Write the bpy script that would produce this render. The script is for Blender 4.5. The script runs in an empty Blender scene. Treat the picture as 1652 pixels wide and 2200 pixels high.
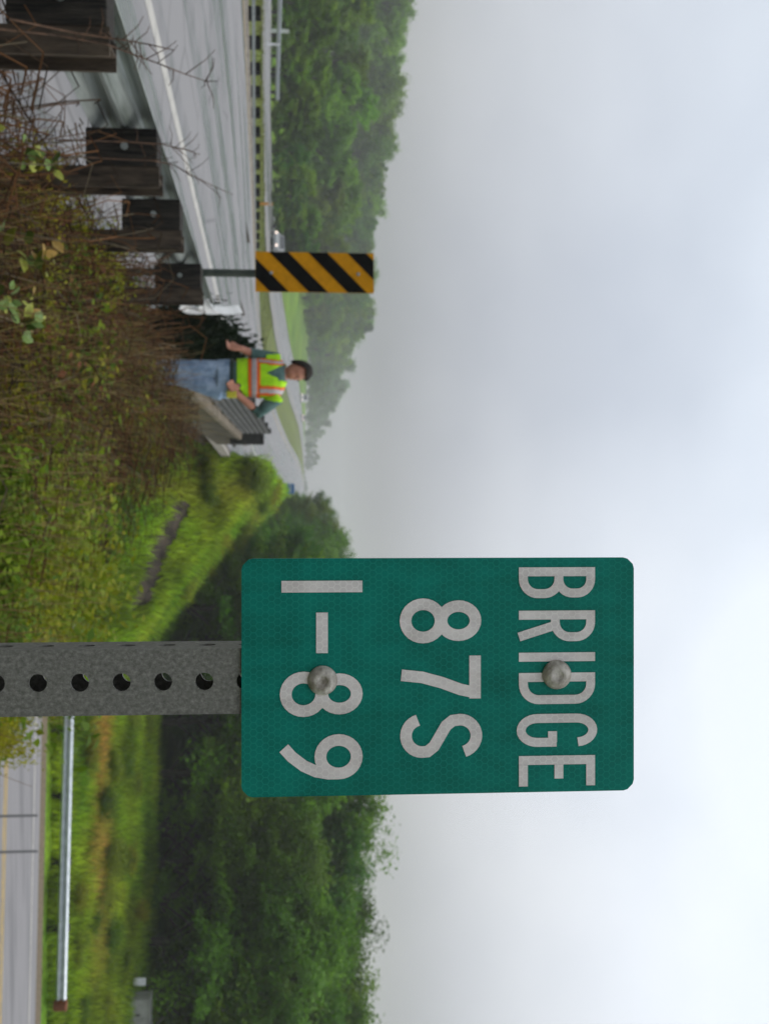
import bpy, bmesh, math, random
import numpy as np
from mathutils import Vector, Matrix

random.seed(7)
R = np.random.default_rng(7)
SC = bpy.context.scene
COL = SC.collection

# ------------------------------------------------------------------ camera
# photograph is a landscape frame stored on its side: u runs to the real right, w runs to the real up
F, U0, W0, TH = 2400.0, 1100.0, 826.0, math.atan(178 / 2400.0)
cs, sn = math.cos(TH), math.sin(TH)
cam_d = bpy.data.cameras.new('camera')
cam = bpy.data.objects.new('camera', cam_d)
COL.objects.link(cam)
cam_d.sensor_fit = 'VERTICAL'
cam_d.sensor_height = 36.0
cam_d.sensor_width = 27.0
cam_d.lens = 36.0 * F / 2200.0
cam_d.clip_start, cam_d.clip_end = 0.05, 4000
cam.matrix_world = Matrix(((0, -1, 0, 0), (-sn, 0, -cs, 0), (cs, 0, -sn, 0), (0, 0, 0, 1)))
cam_d.dof.use_dof = True
cam_d.dof.focus_distance = 0.71
cam_d.dof.aperture_fstop = 18.0
SC.camera = cam

# ------------------------------------------------------------------ sky and sun (overcast)
SUN_EL, SUN_AZ = math.radians(58), math.radians(70)      # azimuth from +Y towards +X
wld = bpy.data.worlds.new('World')
SC.world = wld
wld.use_nodes = True
nt = wld.node_tree
nt.nodes.clear()
def N(tree, t, **kw):
    n = tree.nodes.new(t)
    for k, v in kw.items():
        setattr(n, k, v)
    return n
def ramp(tree, stops, interp='LINEAR'):
    n = tree.nodes.new('ShaderNodeValToRGB')
    e = n.color_ramp.elements
    while len(e) > 1:
        e.remove(e[-1])
    for i, (p, c) in enumerate(stops):
        q = e[0] if i == 0 else e.new(p)
        q.position = p
        q.color = (c[0], c[1], c[2], 1) if hasattr(c, '__len__') else (c, c, c, 1)
    n.color_ramp.interpolation = interp
    return n
L = nt.links.new
sky = N(nt, 'ShaderNodeTexSky', sky_type='NISHITA', sun_disc=False)
sky.sun_elevation, sky.sun_rotation = SUN_EL, SUN_AZ
sky.air_density, sky.dust_density = 1.0, 4.0
skm = N(nt, 'ShaderNodeVectorMath', operation='SCALE'); skm.inputs['Scale'].default_value = 0.10
L(sky.outputs[0], skm.inputs[0])
tc = N(nt, 'ShaderNodeTexCoord')
sep = N(nt, 'ShaderNodeSeparateXYZ'); L(tc.outputs['Generated'], sep.inputs[0])
grad = ramp(nt, [(0.0, (.39, .39, .405)), (.07, (.43, .435, .455)), (.13, (.60, .617, .66)), (.19, (.73, .76, .815)), (.27, (.785, .835, .915)), (.38, (.77, .84, .94)), (.6, (.88, .94, 1.02)), (1.0, (.97, 1.02, 1.09))])
L(sep.outputs[2], grad.inputs[0])
# broad soft cloud mottling
mp = N(nt, 'ShaderNodeMapping'); mp.inputs['Scale'].default_value = (1, 1, 1.3); mp.inputs['Location'].default_value = (1.7, 0.9, 2.3)
L(tc.outputs['Generated'], mp.inputs[0])
cn = N(nt, 'ShaderNodeTexNoise'); cn.inputs['Scale'].default_value = 2.4; cn.inputs['Detail'].default_value = 4; cn.inputs['Roughness'].default_value = .42
L(mp.outputs[0], cn.inputs[0])
cr = ramp(nt, [(.32, (.80, .81, .835)), (.5, (1.0, 1.0, 1.0)), (.68, (1.2, 1.18, 1.14))])
L(cn.outputs[0], cr.inputs[0])
# the cloud is thinner towards the hidden sun
dt = N(nt, 'ShaderNodeVectorMath', operation='DOT_PRODUCT')
dt.inputs[1].default_value = (math.sin(SUN_AZ) * math.cos(SUN_EL), math.cos(SUN_AZ) * math.cos(SUN_EL), math.sin(SUN_EL))
L(tc.outputs['Generated'], dt.inputs[0])
sr = N(nt, 'ShaderNodeMapRange'); sr.inputs[1].default_value = -.3; sr.inputs[2].default_value = 1.0; sr.inputs[3].default_value = .82; sr.inputs[4].default_value = 1.24
L(dt.outputs['Value'], sr.inputs[0])
m1 = N(nt, 'ShaderNodeVectorMath', operation='MULTIPLY'); L(grad.outputs[0], m1.inputs[0]); L(cr.outputs[0], m1.inputs[1])
m2 = N(nt, 'ShaderNodeVectorMath', operation='SCALE'); L(m1.outputs[0], m2.inputs[0]); L(sr.outputs[0], m2.inputs['Scale'])
mx = N(nt, 'ShaderNodeMixRGB'); mx.inputs[0].default_value = .88
L(skm.outputs[0], mx.inputs[1]); L(m2.outputs[0], mx.inputs[2])
bg = N(nt, 'ShaderNodeBackground'); bg.inputs[1].default_value = 1.0
L(mx.outputs[0], bg.inputs[0])
wo = N(nt, 'ShaderNodeOutputWorld'); L(bg.outputs[0], wo.inputs[0])

sl = bpy.data.lights.new('sun', 'SUN'); sl.energy = 1.4; sl.angle = math.radians(30); sl.color = (1, .97, .92)
so = bpy.data.objects.new('sun', sl); COL.objects.link(so)
sd = Vector(dt.inputs[1].default_value)
so.rotation_euler = sd.to_track_quat('Z', 'Y').to_euler()
SC.view_settings.view_transform = 'Standard'
SC.view_settings.look = 'None'
SC.view_settings.exposure = 0.0
SC.view_settings.gamma = 1.0
SC.view_settings.use_curve_mapping = False
SC.cycles.use_denoising = True
SC.cycles.max_bounces = 6
SC.cycles.transparent_max_bounces = 6
SC.cycles.volume_bounces = 1
SC.cycles.use_light_tree = False

# ------------------------------------------------------------------ pixel helpers
def direction(u, w):
    return np.array([u - U0, F * cs - (w - W0) * sn, F * sn + (w - W0) * cs])
def P(u, w, y):
    d = direction(u, w)
    return d * (y / d[1])
def px_to_z(w, y):
    return P(U0, w, y)[2]

# ------------------------------------------------------------------ mesh helpers
def link(name, me, mat=None, parent=None, loc=None):
    o = bpy.data.objects.new(name, me)
    COL.objects.link(o)
    if mat is not None:
        me.materials.append(mat)
    if parent is not None:
        o.parent = parent
        o.matrix_parent_inverse = Matrix.Translation(parent.location).inverted()
    if loc is not None:
        o.location = loc
    return o
def tag(o, label=None, cat=None, group=None, kind=None):
    if label: o['label'] = label
    if cat: o['category'] = cat
    if group: o['group'] = group
    if kind: o['kind'] = kind
    return o
def empty(name, loc, label, cat, group=None):
    o = bpy.data.objects.new(name, None)
    COL.objects.link(o)
    o.location = loc
    o.empty_display_size = .2
    return tag(o, label, cat, group)

class MB:
    def __init__(s):
        s.v, s.f = [], []
    def add(s, vs, fs):
        b = len(s.v)
        s.v += [tuple(map(float, p)) for p in vs]
        s.f += [tuple(b + i for i in q) for q in fs]
        return s
    def box(s, x0, x1, y0, y1, z0, z1):
        return s.add([(x0, y0, z0), (x1, y0, z0), (x1, y1, z0), (x0, y1, z0), (x0, y0, z1), (x1, y0, z1), (x1, y1, z1), (x0, y1, z1)],
                     [(3, 2, 1, 0), (4, 5, 6, 7), (0, 1, 5, 4), (1, 2, 6, 5), (2, 3, 7, 6), (3, 0, 4, 7)])
    def tube(s, pts, rad, n=6, cap=True):
        pts = [Vector(p) for p in pts]
        if not hasattr(rad, '__len__'):
            rad = [rad] * len(pts)
        vs = []
        up = Vector((0, 0, 1))
        for i, p in enumerate(pts):
            t = (pts[min(i + 1, len(pts) - 1)] - pts[max(i - 1, 0)])
            if t.length < 1e-9: t = Vector((0, 0, 1))
            t.normalize()
            a = t.cross(up if abs(t.z) < .9 else Vector((1, 0, 0))).normalized()
            b = t.cross(a).normalized()
            for k in range(n):
                an = 2 * math.pi * k / n
                vs.append(p + (a * math.cos(an) + b * math.sin(an)) * rad[i])
        fs = []
        for i in range(len(pts) - 1):
            for k in range(n):
                k2 = (k + 1) % n
                fs.append((i * n + k, (i + 1) * n + k, (i + 1) * n + k2, i * n + k2))
        if cap:
            fs.append(tuple(range(n)))
            fs.append(tuple((len(pts) - 1) * n + k for k in range(n - 1, -1, -1)))
        return s.add(vs, fs)
    def sweep(s, prof, path):
        """prof: list of (dx,dz); path: list of (x,y,z)"""
        vs = [(p[0] + a, p[1], p[2] + b) for p in path for a, b in prof]
        n = len(prof)
        fs = [(i * n + k, i * n + k + 1, (i + 1) * n + k + 1, (i + 1) * n + k) for i in range(len(path) - 1) for k in range(n - 1)]
        return s.add(vs, fs)
    def lathe(s, prof, n=20, axis='z', o=(0, 0, 0)):
        vs, fs = [], []
        for r, h in prof:
            for k in range(n):
                a = 2 * math.pi * k / n
                c, d = r * math.cos(a), r * math.sin(a)
                vs.append({'z': (o[0] + c, o[1] + d, o[2] + h), 'y': (o[0] + c, o[1] + h, o[2] + d), 'x': (o[0] + h, o[1] + c, o[2] + d)}[axis])
        for i in range(len(prof) - 1):
            for k in range(n):
                k2 = (k + 1) % n
                fs.append((i * n + k, i * n + k2, (i + 1) * n + k2, (i + 1) * n + k))
        fs.append(tuple(range(n - 1, -1, -1)))
        fs.append(tuple((len(prof) - 1) * n + k for k in range(n)))
        return s.add(vs, fs)
    def mesh(s, name, smooth=False):
        me = bpy.data.meshes.new(name)
        me.from_pydata(s.v, [], s.f)
        bm = bmesh.new(); bm.from_mesh(me)
        bmesh.ops.recalc_face_normals(bm, faces=bm.faces)
        bm.to_mesh(me); bm.free()
        if smooth:
            me.polygons.foreach_set('use_smooth', [True] * len(me.polygons))
        me.update()
        return me
    def build(s, name, mat, parent=None, smooth=False, bevel=0, solid=0, loc=None):
        o = link(name, s.mesh(name, smooth), mat, parent, loc)
        if solid:
            m = o.modifiers.new('solid', 'SOLIDIFY'); m.thickness = solid; m.offset = 0
        if bevel:
            m = o.modifiers.new('bevel', 'BEVEL'); m.width = bevel; m.segments = 2; m.limit_method = 'ANGLE'
        return o

def quads_mesh(name, V, nper, tint=None):
    """V: (n*nper,3) consecutive polygons of nper verts."""
    n = len(V) // nper
    me = bpy.data.meshes.new(name)
    me.vertices.add(len(V)); me.loops.add(len(V)); me.polygons.add(n)
    me.vertices.foreach_set('co', np.asarray(V, dtype=np.float32).ravel())
    me.loops.foreach_set('vertex_index', np.arange(len(V), dtype=np.int32))
    me.polygons.foreach_set('loop_start', np.arange(0, len(V), nper, dtype=np.int32))
    me.update(calc_edges=True)
    if tint is not None:
        a = me.attributes.new('tint', 'FLOAT_COLOR', 'POINT')
        c = np.ones((len(V), 4), dtype=np.float32)
        c[:, :3] = np.repeat(tint, nper, axis=0)
        a.data.foreach_set('color', c.ravel())
    return me
def unit(a):
    return a / np.maximum(np.linalg.norm(a, axis=1, keepdims=True), 1e-9)
def leaf_verts(Pt, Nn, S, aspect=.55):
    n = len(Pt)
    Nn = unit(Nn)
    t = unit(np.cross(Nn, R.normal(size=(n, 3))))
    b = np.cross(Nn, t)
    S = np.asarray(S).reshape(-1, 1) * np.ones((n, 1))
    V = np.empty((n, 4, 3))
    fold = Nn * S * .22
    V[:, 0] = Pt - t * S
    V[:, 1] = Pt + b * S * aspect - t * S * .1 + fold
    V[:, 2] = Pt + t * S
    V[:, 3] = Pt - b * S * aspect - t * S * .1 + fold
    return V.reshape(-1, 3)
def mixcol(a, b, t):
    t = np.asarray(t).reshape(-1, 1)
    return np.asarray(a) * (1 - t) + np.asarray(b) * t

# value noise for layout (numpy)
_G = R.random((64, 64))
def vnoise(x, y):
    x = np.asarray(x, float); y = np.asarray(y, float)
    xi = np.floor(x).astype(int); yi = np.floor(y).astype(int)
    fx = x - xi; fy = y - yi
    fx = fx * fx * (3 - 2 * fx); fy = fy * fy * (3 - 2 * fy)
    g = lambda i, j: _G[i % 64, j % 64]
    return (g(xi, yi) * (1 - fx) + g(xi + 1, yi) * fx) * (1 - fy) + (g(xi, yi + 1) * (1 - fx) + g(xi + 1, yi + 1) * fx) * fy

# ------------------------------------------------------------------ materials
def new_mat(name):
    m = bpy.data.materials.new(name); m.use_nodes = True
    t = m.node_tree
    return m, t, t.nodes['Principled BSDF'], t.links.new
def noise_mat(name, c1, c2, scale=6, rough=.8, metal=0., bump=0., spec=.3, detail=6, stretch=(1, 1, 1), coords='Object', rough2=None, lo=.35, hi=.65, c3=None, bscale=None):
    m, t, b, l = new_mat(name)
    tcn = N(t, 'ShaderNodeTexCoord'); mpn = N(t, 'ShaderNodeMapping'); mpn.inputs['Scale'].default_value = stretch
    l(tcn.outputs[coords], mpn.inputs[0])
    n = N(t, 'ShaderNodeTexNoise'); n.inputs['Scale'].default_value = scale; n.inputs['Detail'].default_value = detail; n.inputs['Roughness'].default_value = .62
    l(mpn.outputs[0], n.inputs[0])
    st = [(lo, c1), (hi, c2)] if c3 is None else [(lo, c1), ((lo + hi) / 2, c2), (hi, c3)]
    r = ramp(t, st); l(n.outputs[0], r.inputs[0])
    l(r.outputs[0], b.inputs['Base Color'])
    b.inputs['Roughness'].default_value = rough
    b.inputs['Metallic'].default_value = metal
    b.inputs['Specular IOR Level'].default_value = spec
    if rough2 is not None:
        mr = N(t, 'ShaderNodeMapRange'); mr.inputs[1].default_value = lo; mr.inputs[2].default_value = hi
        mr.inputs[3].default_value = rough; mr.inputs[4].default_value = rough2
        l(n.outputs[0], mr.inputs[0]); l(mr.outputs[0], b.inputs['Roughness'])
    if bump:
        n2 = N(t, 'ShaderNodeTexNoise'); n2.inputs['Scale'].default_value = bscale or scale * 3; n2.inputs['Detail'].default_value = 5
        l(mpn.outputs[0], n2.inputs[0])
        bp = N(t, 'ShaderNodeBump'); bp.inputs['Strength'].default_value = bump; bp.inputs['Distance'].default_value = .02
        l(n2.outputs[0], bp.inputs['Height']); l(bp.outputs[0], b.inputs['Normal'])
    return m
def plain(name, c, rough=.6, metal=0., spec=.4, emit=None, es=0):
    m = noise_mat(name, tuple(x * .88 for x in c), tuple(min(1, x * 1.1) for x in c), 14, rough, metal, 0, spec)
    if emit:
        b = m.node_tree.nodes['Principled BSDF']
        b.inputs['Emission Color'].default_value = (*emit, 1); b.inputs['Emission Strength'].default_value = es
    return m
def leaf_mat(name, gain=1.0, trans=.35, var=.25, rough=.55):
    m, t, b, l = new_mat(name)
    at = N(t, 'ShaderNodeAttribute', attribute_name='tint')
    oi = N(t, 'ShaderNodeObjectInfo')
    mr = N(t, 'ShaderNodeMapRange'); mr.inputs[3].default_value = gain * (1 - var); mr.inputs[4].default_value = gain * (1 + var)
    l(oi.outputs['Random'], mr.inputs[0])
    sc_ = N(t, 'ShaderNodeVectorMath', operation='SCALE'); l(at.outputs['Color'], sc_.inputs[0]); l(mr.outputs[0], sc_.inputs['Scale'])
    hs = N(t, 'ShaderNodeHueSaturation')
    mh = N(t, 'ShaderNodeMath', operation='MULTIPLY_ADD'); mh.inputs[1].default_value = 7.31; mh.inputs[2].default_value = 0
    l(oi.outputs['Random'], mh.inputs[0])
    fr = N(t, 'ShaderNodeMath', operation='FRACT'); l(mh.outputs[0], fr.inputs[0])
    mr2 = N(t, 'ShaderNodeMapRange'); mr2.inputs[3].default_value = .478; mr2.inputs[4].default_value = .52
    l(fr.outputs[0], mr2.inputs[0]); l(mr2.outputs[0], hs.inputs['Hue']); l(sc_.outputs[0], hs.inputs['Color'])
    l(hs.outputs[0], b.inputs['Base Color'])
    b.inputs['Roughness'].default_value = rough; b.inputs['Specular IOR Level'].default_value = .1
    tr = N(t, 'ShaderNodeBsdfTranslucent'); l(hs.outputs[0], tr.inputs[0])
    ms = N(t, 'ShaderNodeMixShader'); ms.inputs[0].default_value = trans
    l(b.outputs[0], ms.inputs[1]); l(tr.outputs[0], ms.inputs[2])
    l(ms.outputs[0], t.nodes['Material Output'].inputs[0])
    return m

M = {}
M['asphalt_wet'] = None
def road_mat():
    m, t, b, l = new_mat('pale_damp_asphalt_painted_reflections')
    tcn = N(t, 'ShaderNodeTexCoord')
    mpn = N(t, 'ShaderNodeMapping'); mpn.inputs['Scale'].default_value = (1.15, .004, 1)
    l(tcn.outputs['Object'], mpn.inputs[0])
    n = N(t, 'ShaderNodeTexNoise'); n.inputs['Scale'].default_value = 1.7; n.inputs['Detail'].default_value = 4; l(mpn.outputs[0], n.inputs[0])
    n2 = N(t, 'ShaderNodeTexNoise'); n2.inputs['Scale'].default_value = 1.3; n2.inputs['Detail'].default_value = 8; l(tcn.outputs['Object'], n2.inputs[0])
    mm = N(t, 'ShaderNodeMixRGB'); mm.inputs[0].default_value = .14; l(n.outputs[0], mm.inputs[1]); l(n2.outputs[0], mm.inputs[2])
    r = ramp(t, [(.40, (.05, .068, .05)), (.45, (.11, .118, .106)), (.49, (.185, .18, .18)), (.56, (.235, .228, .228))]); l(mm.outputs[0], r.inputs[0])  # darker damp streaks, with the green reflection of the trees painted in
    # transverse joints / cracks
    wv = N(t, 'ShaderNodeTexVoronoi', feature='DISTANCE_TO_EDGE'); wv.inputs['Scale'].default_value = .22; l(tcn.outputs['Object'], wv.inputs[0])
    cr_ = ramp(t, [(0, .45), (.004, .6), (.008, 1)]); l(wv.outputs[0], cr_.inputs[0])
    mu = N(t, 'ShaderNodeMixRGB', blend_type='MULTIPLY'); mu.inputs[0].default_value = .6
    l(r.outputs[0], mu.inputs[1]); l(cr_.outputs[0], mu.inputs[2])
    l(mu.outputs[0], b.inputs['Base Color'])
    mr = ramp(t, [(.42, .22), (.48, .5), (.54, .7)]); l(n.outputs[0], mr.inputs[0]); l(mr.outputs[0], b.inputs['Roughness'])
    b.inputs['Specular IOR Level'].default_value = .22
    return m
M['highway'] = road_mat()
M['lower_asphalt'] = noise_mat('worn_grey_asphalt', (.17, .165, .17), (.25, .24, .245), 1.2, .8, stretch=(.12, 1.6, 1), spec=.3, c3=(.2, .195, .2))
M['white_line'] = noise_mat('worn_white_road_paint', (.26, .25, .23), (.43, .41, .37), 5, .6, lo=.3, hi=.5)
M['yellow_line'] = noise_mat('worn_yellow_road_paint', (.33, .25, .12), (.5, .34, .10), 3, .6)
M['gravel_edge'] = noise_mat('brown_gravel_verge', (.10, .085, .05), (.20, .15, .10), 9, .95, bump=.5)
M['concrete'] = noise_mat('weathered_concrete', (.22, .20, .17), (.36, .33, .29), 4, .9, bump=.3)
M['galv'] = noise_mat('galvanised_steel', (.24, .27, .29), (.38, .41, .43), 9, .45, .55, spec=.5)
M['galv_old'] = noise_mat('mossy_galvanised_steel', (.13, .15, .13), (.34, .37, .35), 4, .5, .4, spec=.4, c3=(.22, .24, .21), stretch=(1, .15, 3))
M['galv_pale'] = noise_mat('pale_new_zinc', (.5, .5, .49), (.66, .66, .64), 7, .5, .2)
M['brown_steel'] = noise_mat('rust_brown_steel', (.026, .02, .015), (.10, .075, .052), 9, .85, .1, bump=.4, stretch=(3, 3, .6))
M['black_wood'] = noise_mat('black_creosote_wood', (.008, .008, .007), (.05, .042, .033), 10, .9, bump=.8, stretch=(6, 6, .6))
M['dark_steel'] = noise_mat('dark_weathered_steel', (.02, .02, .02), (.05, .048, .045), 8, .8, .2)
M['green_post'] = noise_mat('dark_green_steel', (.03, .042, .034), (.07, .08, .065), 12, .6, .3)
M['matt_black'] = noise_mat('matt_black_sheeting', (.004, .004, .004), (.009, .009, .009), 20, .8, spec=.05)
M['rust'] = noise_mat('rusted_steel', (.10, .03, .012), (.22, .07, .03), 12, .9, .1)

# ------------------------------------------------------------------ terrain heights
ZLy = np.array([-60, 0, 29.5, 60, 92, 120, 147, 180, 231, 294, 350, 450, 600, 960])
ZLz = np.array([1.0, -.6, -1.475, -2.45, -3.35, -3.75, -3.72, -3.4, -2.6, -1.0, -.35, .4, 1.2, 1.8])
def zL(y): return np.interp(y, ZLy, ZLz)
def zSB(x, y): return zL(y) - .067 * (np.asarray(x) + 13.5)
def zNBx(x, y): return zL(y) + .42 * np.interp(y, [0, 120, 200], [1, .7, .2]) + np.interp(y, [0, 80, 180], [.048, .044, .015]) * np.clip(-23 - np.asarray(x), 0, 12)
def zNB(y): return zNBx(-28.5, y)
ZCy = np.array([-60, 30, 36, 46, 75, 110, 150, 220, 300, 500, 960])
ZCz = np.array([-1.6, -1.75, -1.75, -1.75, -1.7, -1.35, -.7, -.3, .1, 1.0, 1.8])
def floor_z(y): return np.interp(y, [34, 60, 100, 160, 300, 960], [-7.45, -6.7, -5.0, -2.5, -.6, 1.0])
LR_Y = lambda x: 28.5 - .1 * (np.asarray(x) - 10)      # centre line of the lower road
def sstep(a, b, x):
    t = np.clip((np.asarray(x, float) - a) / (b - a), 0, 1); return t * t * (3 - 2 * t)
def H(x, y):
    x = np.asarray(x, float); y = np.asarray(y, float)
    yr = y + .1 * (x - 10) * sstep(0, 8, x)
    near_side = -1.62 - .58 * np.maximum(0, np.minimum(x, .5) + .9) * sstep(4, 8, y) - .70 * np.maximum(0, x - .5)
    zc = np.interp(y, ZCy, ZCz)
    far_side = np.maximum(floor_z(y), zc - .72 * np.maximum(0, x + 1.6))
    a = np.minimum(near_side, -1.66 - .62 * np.maximum(0, yr - 12.2))
    b = np.minimum(far_side, zc - .60 * np.maximum(0, 44.5 - yr))
    right = np.maximum(np.maximum(a, b), -7.45)
    gap = np.maximum(np.maximum(-1.66 - .62 * np.maximum(0, y - 12.2), -2.1 - .6 * np.maximum(0, 44.5 - y)), -7.45)
    road = zSB(x, y) - .09
    under = np.minimum(road, gap + .3)
    med = zL(y) - .15
    med = med - .35 * np.sin(np.clip((-15.0 - x) / 8.0, 0, 1) * math.pi) * 1.0
    nb = zNBx(x, y) - .06
    left = nb + .16 * np.maximum(0, -37.5 - x) * sstep(-37.5, -60, x) * np.interp(y, [0, 100, 300, 700], [1.2, 1.1, .6, .2]) * np.exp(-np.maximum(0, -x - 150) / 200.)
    h = np.where(x > -2.0, right, 0)
    t = sstep(-1.9, -1.55, x) * (y < 12) + sstep(-2.5, -1.9, x) * (y >= 12)
    h = right * t + under * (1 - t)
    t = sstep(-15.2, -14.6, x); h = h * t + med * (1 - t)
    t = sstep(-22.7, -20.0, x); h = h * t + nb * (1 - t)
    t = sstep(-36.5, -34.5, x); h = h * t + left * (1 - t)
    n = (vnoise(x * .8 + 9, y * .8) - .5) * .14 + (vnoise(x * 3.1, y * 3.1 + 5) - .5) * .05
    free = np.where((x < -2.4) & (x > -14.8), 0, np.where((x < -23) & (x > -35), .0, 1))
    lower = np.clip(np.abs(y - LR_Y(x)) - 4.0, 0, 1.0)
    return h + n * free * np.where(x > -2, lower, 1)
def hit(u, w, y0=2.5, y1=400, lift=0.):
    d = direction(u, w); d = d / d[1]
    ys = np.concatenate([np.arange(y0, 60, .05), np.arange(60, y1, .4)])
    g = d[2] * ys - H(d[0] * ys, ys) - lift
    k = np.argmax(g < 0)
    if not (g < 0).any(): k = len(ys) - 1
    return np.array([d[0] * ys[k], ys[k], H(d[0] * ys[k], ys[k])])

# ------------------------------------------------------------------ ground sheet
def axis(*segs):
    out = []
    for a, b, s in segs:
        out += list(np.arange(a, b, s))
    out.append(segs[-1][1])
    return np.array(out)
gx = axis((-700, -120, 20), (-120, -40, 4), (-40, -16, .8), (-16, -2.6, .6), (-2.6, 6, .16), (6, 24, .5), (24, 80, 4), (80, 700, 20))
gy = axis((-45, -3, 3), (-3, 3, .5), (3, 14, .16), (14, 60, .45), (60, 140, 2), (140, 400, 6), (400, 900, 25))
GX, GY = np.meshgrid(gx, gy, indexing='ij')
GZ = H(GX, GY)
ni, nj = GX.shape
idx = np.arange(ni * nj).reshape(ni, nj)
Fq = np.stack([idx[:-1, :-1], idx[1:, :-1], idx[1:, 1:], idx[:-1, 1:]], -1).reshape(-1, 4)
gm = bpy.data.meshes.new('ground')
V = np.stack([GX, GY, GZ], -1).reshape(-1, 3)
gm.vertices.add(len(V)); gm.vertices.foreach_set('co', V.astype(np.float32).ravel())
gm.loops.add(Fq.size); gm.loops.foreach_set('vertex_index', Fq.astype(np.int32).ravel())
gm.polygons.add(len(Fq)); gm.polygons.foreach_set('loop_start', np.arange(0, Fq.size, 4, dtype=np.int32))
gm.update(calc_edges=True)
gm.polygons.foreach_set('use_smooth', np.ones(len(Fq), dtype=bool))

GREEN, YGREEN, TAN, SOIL, BROWN = map(np.array, [(.075, .20, .012), (.20, .28, .016), (.36, .26, .05), (.035, .026, .018), (.085, .045, .024)])
def cover_colour(x, y):
    """the plant cover's own colour from place to place"""
    x = np.asarray(x, float).ravel(); y = np.asarray(y, float).ravel()
    n1 = vnoise(x * .35 + 3, y * .35); n2 = vnoise(x * 1.7, y * 1.7 + 11); n3 = vnoise(x * .12 + 8, y * .22)
    c = mixcol(GREEN, YGREEN, np.clip(n1 * .9 + n2 * .5 - .3, 0, 1)) * (.45 + .95 * vnoise(x * .9 + 31, y * .55 + 7))[:, None]
    c = mixcol(c, np.array((.15, .16, .05)), .75 * ((x < -14) & (x > -36)))
    # dry strip in the field behind the lower guard rail
    yr = y + .1 * (x - 10)
    dry = np.exp(-((yr - 40.0) / 1.5) ** 2) * sstep(3, 6, x) * (1 - sstep(14, 17.5, x)) * np.clip(.05 + n2 * 1.1 + .3 * n1, 0, 1)
    dry = np.maximum(dry, .28 * np.exp(-((x - (-1.2 + .045 * (y - 34))) / .55) ** 2) * sstep(32, 36, y) * (1 - sstep(60, 90, y)))
    c = mixcol(c, TAN, np.clip(dry, 0, 1)[:, None].ravel())
    brown = (1 - sstep(2.5, 4.5, x + (n1 - .5) * 1.4)) * (y < 14.5) * (y > -10) * (x > -3)
    c = mixcol(c, mixcol(SOIL, BROWN, n2), brown)
    return c
cc = cover_colour(V[:, 0], V[:, 1])
at = gm.attributes.new('tint', 'FLOAT_COLOR', 'POINT')
c4 = np.ones((len(V), 4), dtype=np.float32); c4[:, :3] = cc
at.data.foreach_set('color', c4.ravel())
def ground_mat():
    m, t, b, l = new_mat('grass_and_soil')
    a = N(t, 'ShaderNodeAttribute', attribute_name='tint')
    tcn = N(t, 'ShaderNodeTexCoord')
    n = N(t, 'ShaderNodeTexNoise'); n.inputs['Scale'].default_value = 5; n.inputs['Detail'].default_value = 8; l(tcn.outputs['Object'], n.inputs[0])
    r = ramp(t, [(.3, .45), (.7, 1.25)]); l(n.outputs[0], r.inputs[0])
    mu = N(t, 'ShaderNodeVectorMath', operation='MULTIPLY'); l(a.outputs['Color'], mu.inputs[0]); l(r.outputs[0], mu.inputs[1])
    l(mu.outputs[0], b.inputs['Base Color']); b.inputs['Roughness'].default_value = .95; b.inputs['Specular IOR Level'].default_value = .1
    bp = N(t, 'ShaderNodeBump'); bp.inputs['Strength'].default_value = .8; bp.inputs['Distance'].default_value = .08
    l(n.outputs[0], bp.inputs['Height']); l(bp.outputs[0], b.inputs['Normal'])
    return m
M['ground'] = ground_mat()
tag(link('ground', gm, M['ground']), kind='structure')

# ------------------------------------------------------------------ roads
def strip(name, x0, x1, ys, zf, mat, lift, nx=2, kind='structure'):
    xs = np.linspace(x0, x1, nx)
    b = MB()
    vs = [(x, y, float(zf(x, y)) + lift) for y in ys for x in xs]
    fs = [(j * nx + i, j * nx + i + 1, (j + 1) * nx + i + 1, (j + 1) * nx + i) for j in range(len(ys) - 1) for i in range(nx - 1)]
    b.add(vs, fs)
    return tag(b.build(name, mat), kind=kind)
YS = list(np.arange(-40, 60, 1.0)) + list(np.arange(60, 160, 4.)) + list(np.arange(160, 860, 10.))
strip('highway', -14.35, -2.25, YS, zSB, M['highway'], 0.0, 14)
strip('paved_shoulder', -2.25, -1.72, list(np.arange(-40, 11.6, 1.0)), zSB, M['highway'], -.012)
strip('brown_edge_strip', -14.34, -13.72, YS[:90], zSB, M['gravel_edge'], .006)  # narrow brown strip along the median kerb, sharing the verge material
strip('edge_line', -5.1, -4.9, YS, zSB, M['white_line'], .005)
strip('median_line', -13.08, -12.95, YS, zSB, M['yellow_line'], .005)
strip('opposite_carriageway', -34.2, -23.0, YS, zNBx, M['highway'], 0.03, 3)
strip('opposite_edge_line', -24.4, -24.25, YS, zNBx, M['yellow_line'], .035)
strip('opposite_shoulder_line', -32.2, -32.05, YS, zNBx, M['white_line'], .035)
def cross_strip(name, o0, o1, mat, lift, xs):
    b = MB()
    vs, fs = [], []
    for x in xs:
        for o in (o0, o1):
            vs.append((x, LR_Y(x) + o, -7.32 + lift))
    for i in range(len(xs) - 1):
        fs.append((2 * i, 2 * i + 2, 2 * i + 3, 2 * i + 1))
    b.add(vs, fs)
    return tag(b.build(name, mat), kind='structure')
XS = np.arange(-40 + 0, 60, 2.0)
XS = XS[XS > -14.4]
cross_strip('lower_road', -3.3, 3.35, M['lower_asphalt'], 0, XS)
cross_strip('lower_edge_line', 2.55, 2.67, M['white_line'], .005, XS)
cross_strip('lower_centre_line', -.42, -.30, M['yellow_line'], .005, XS)
cross_strip('lower_centre_line', -.62, -.50, M['yellow_line'], .005, XS)
cross_strip('gravel_verge', 3.35, 4.15, M['gravel_edge'], -.02, XS)
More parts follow.
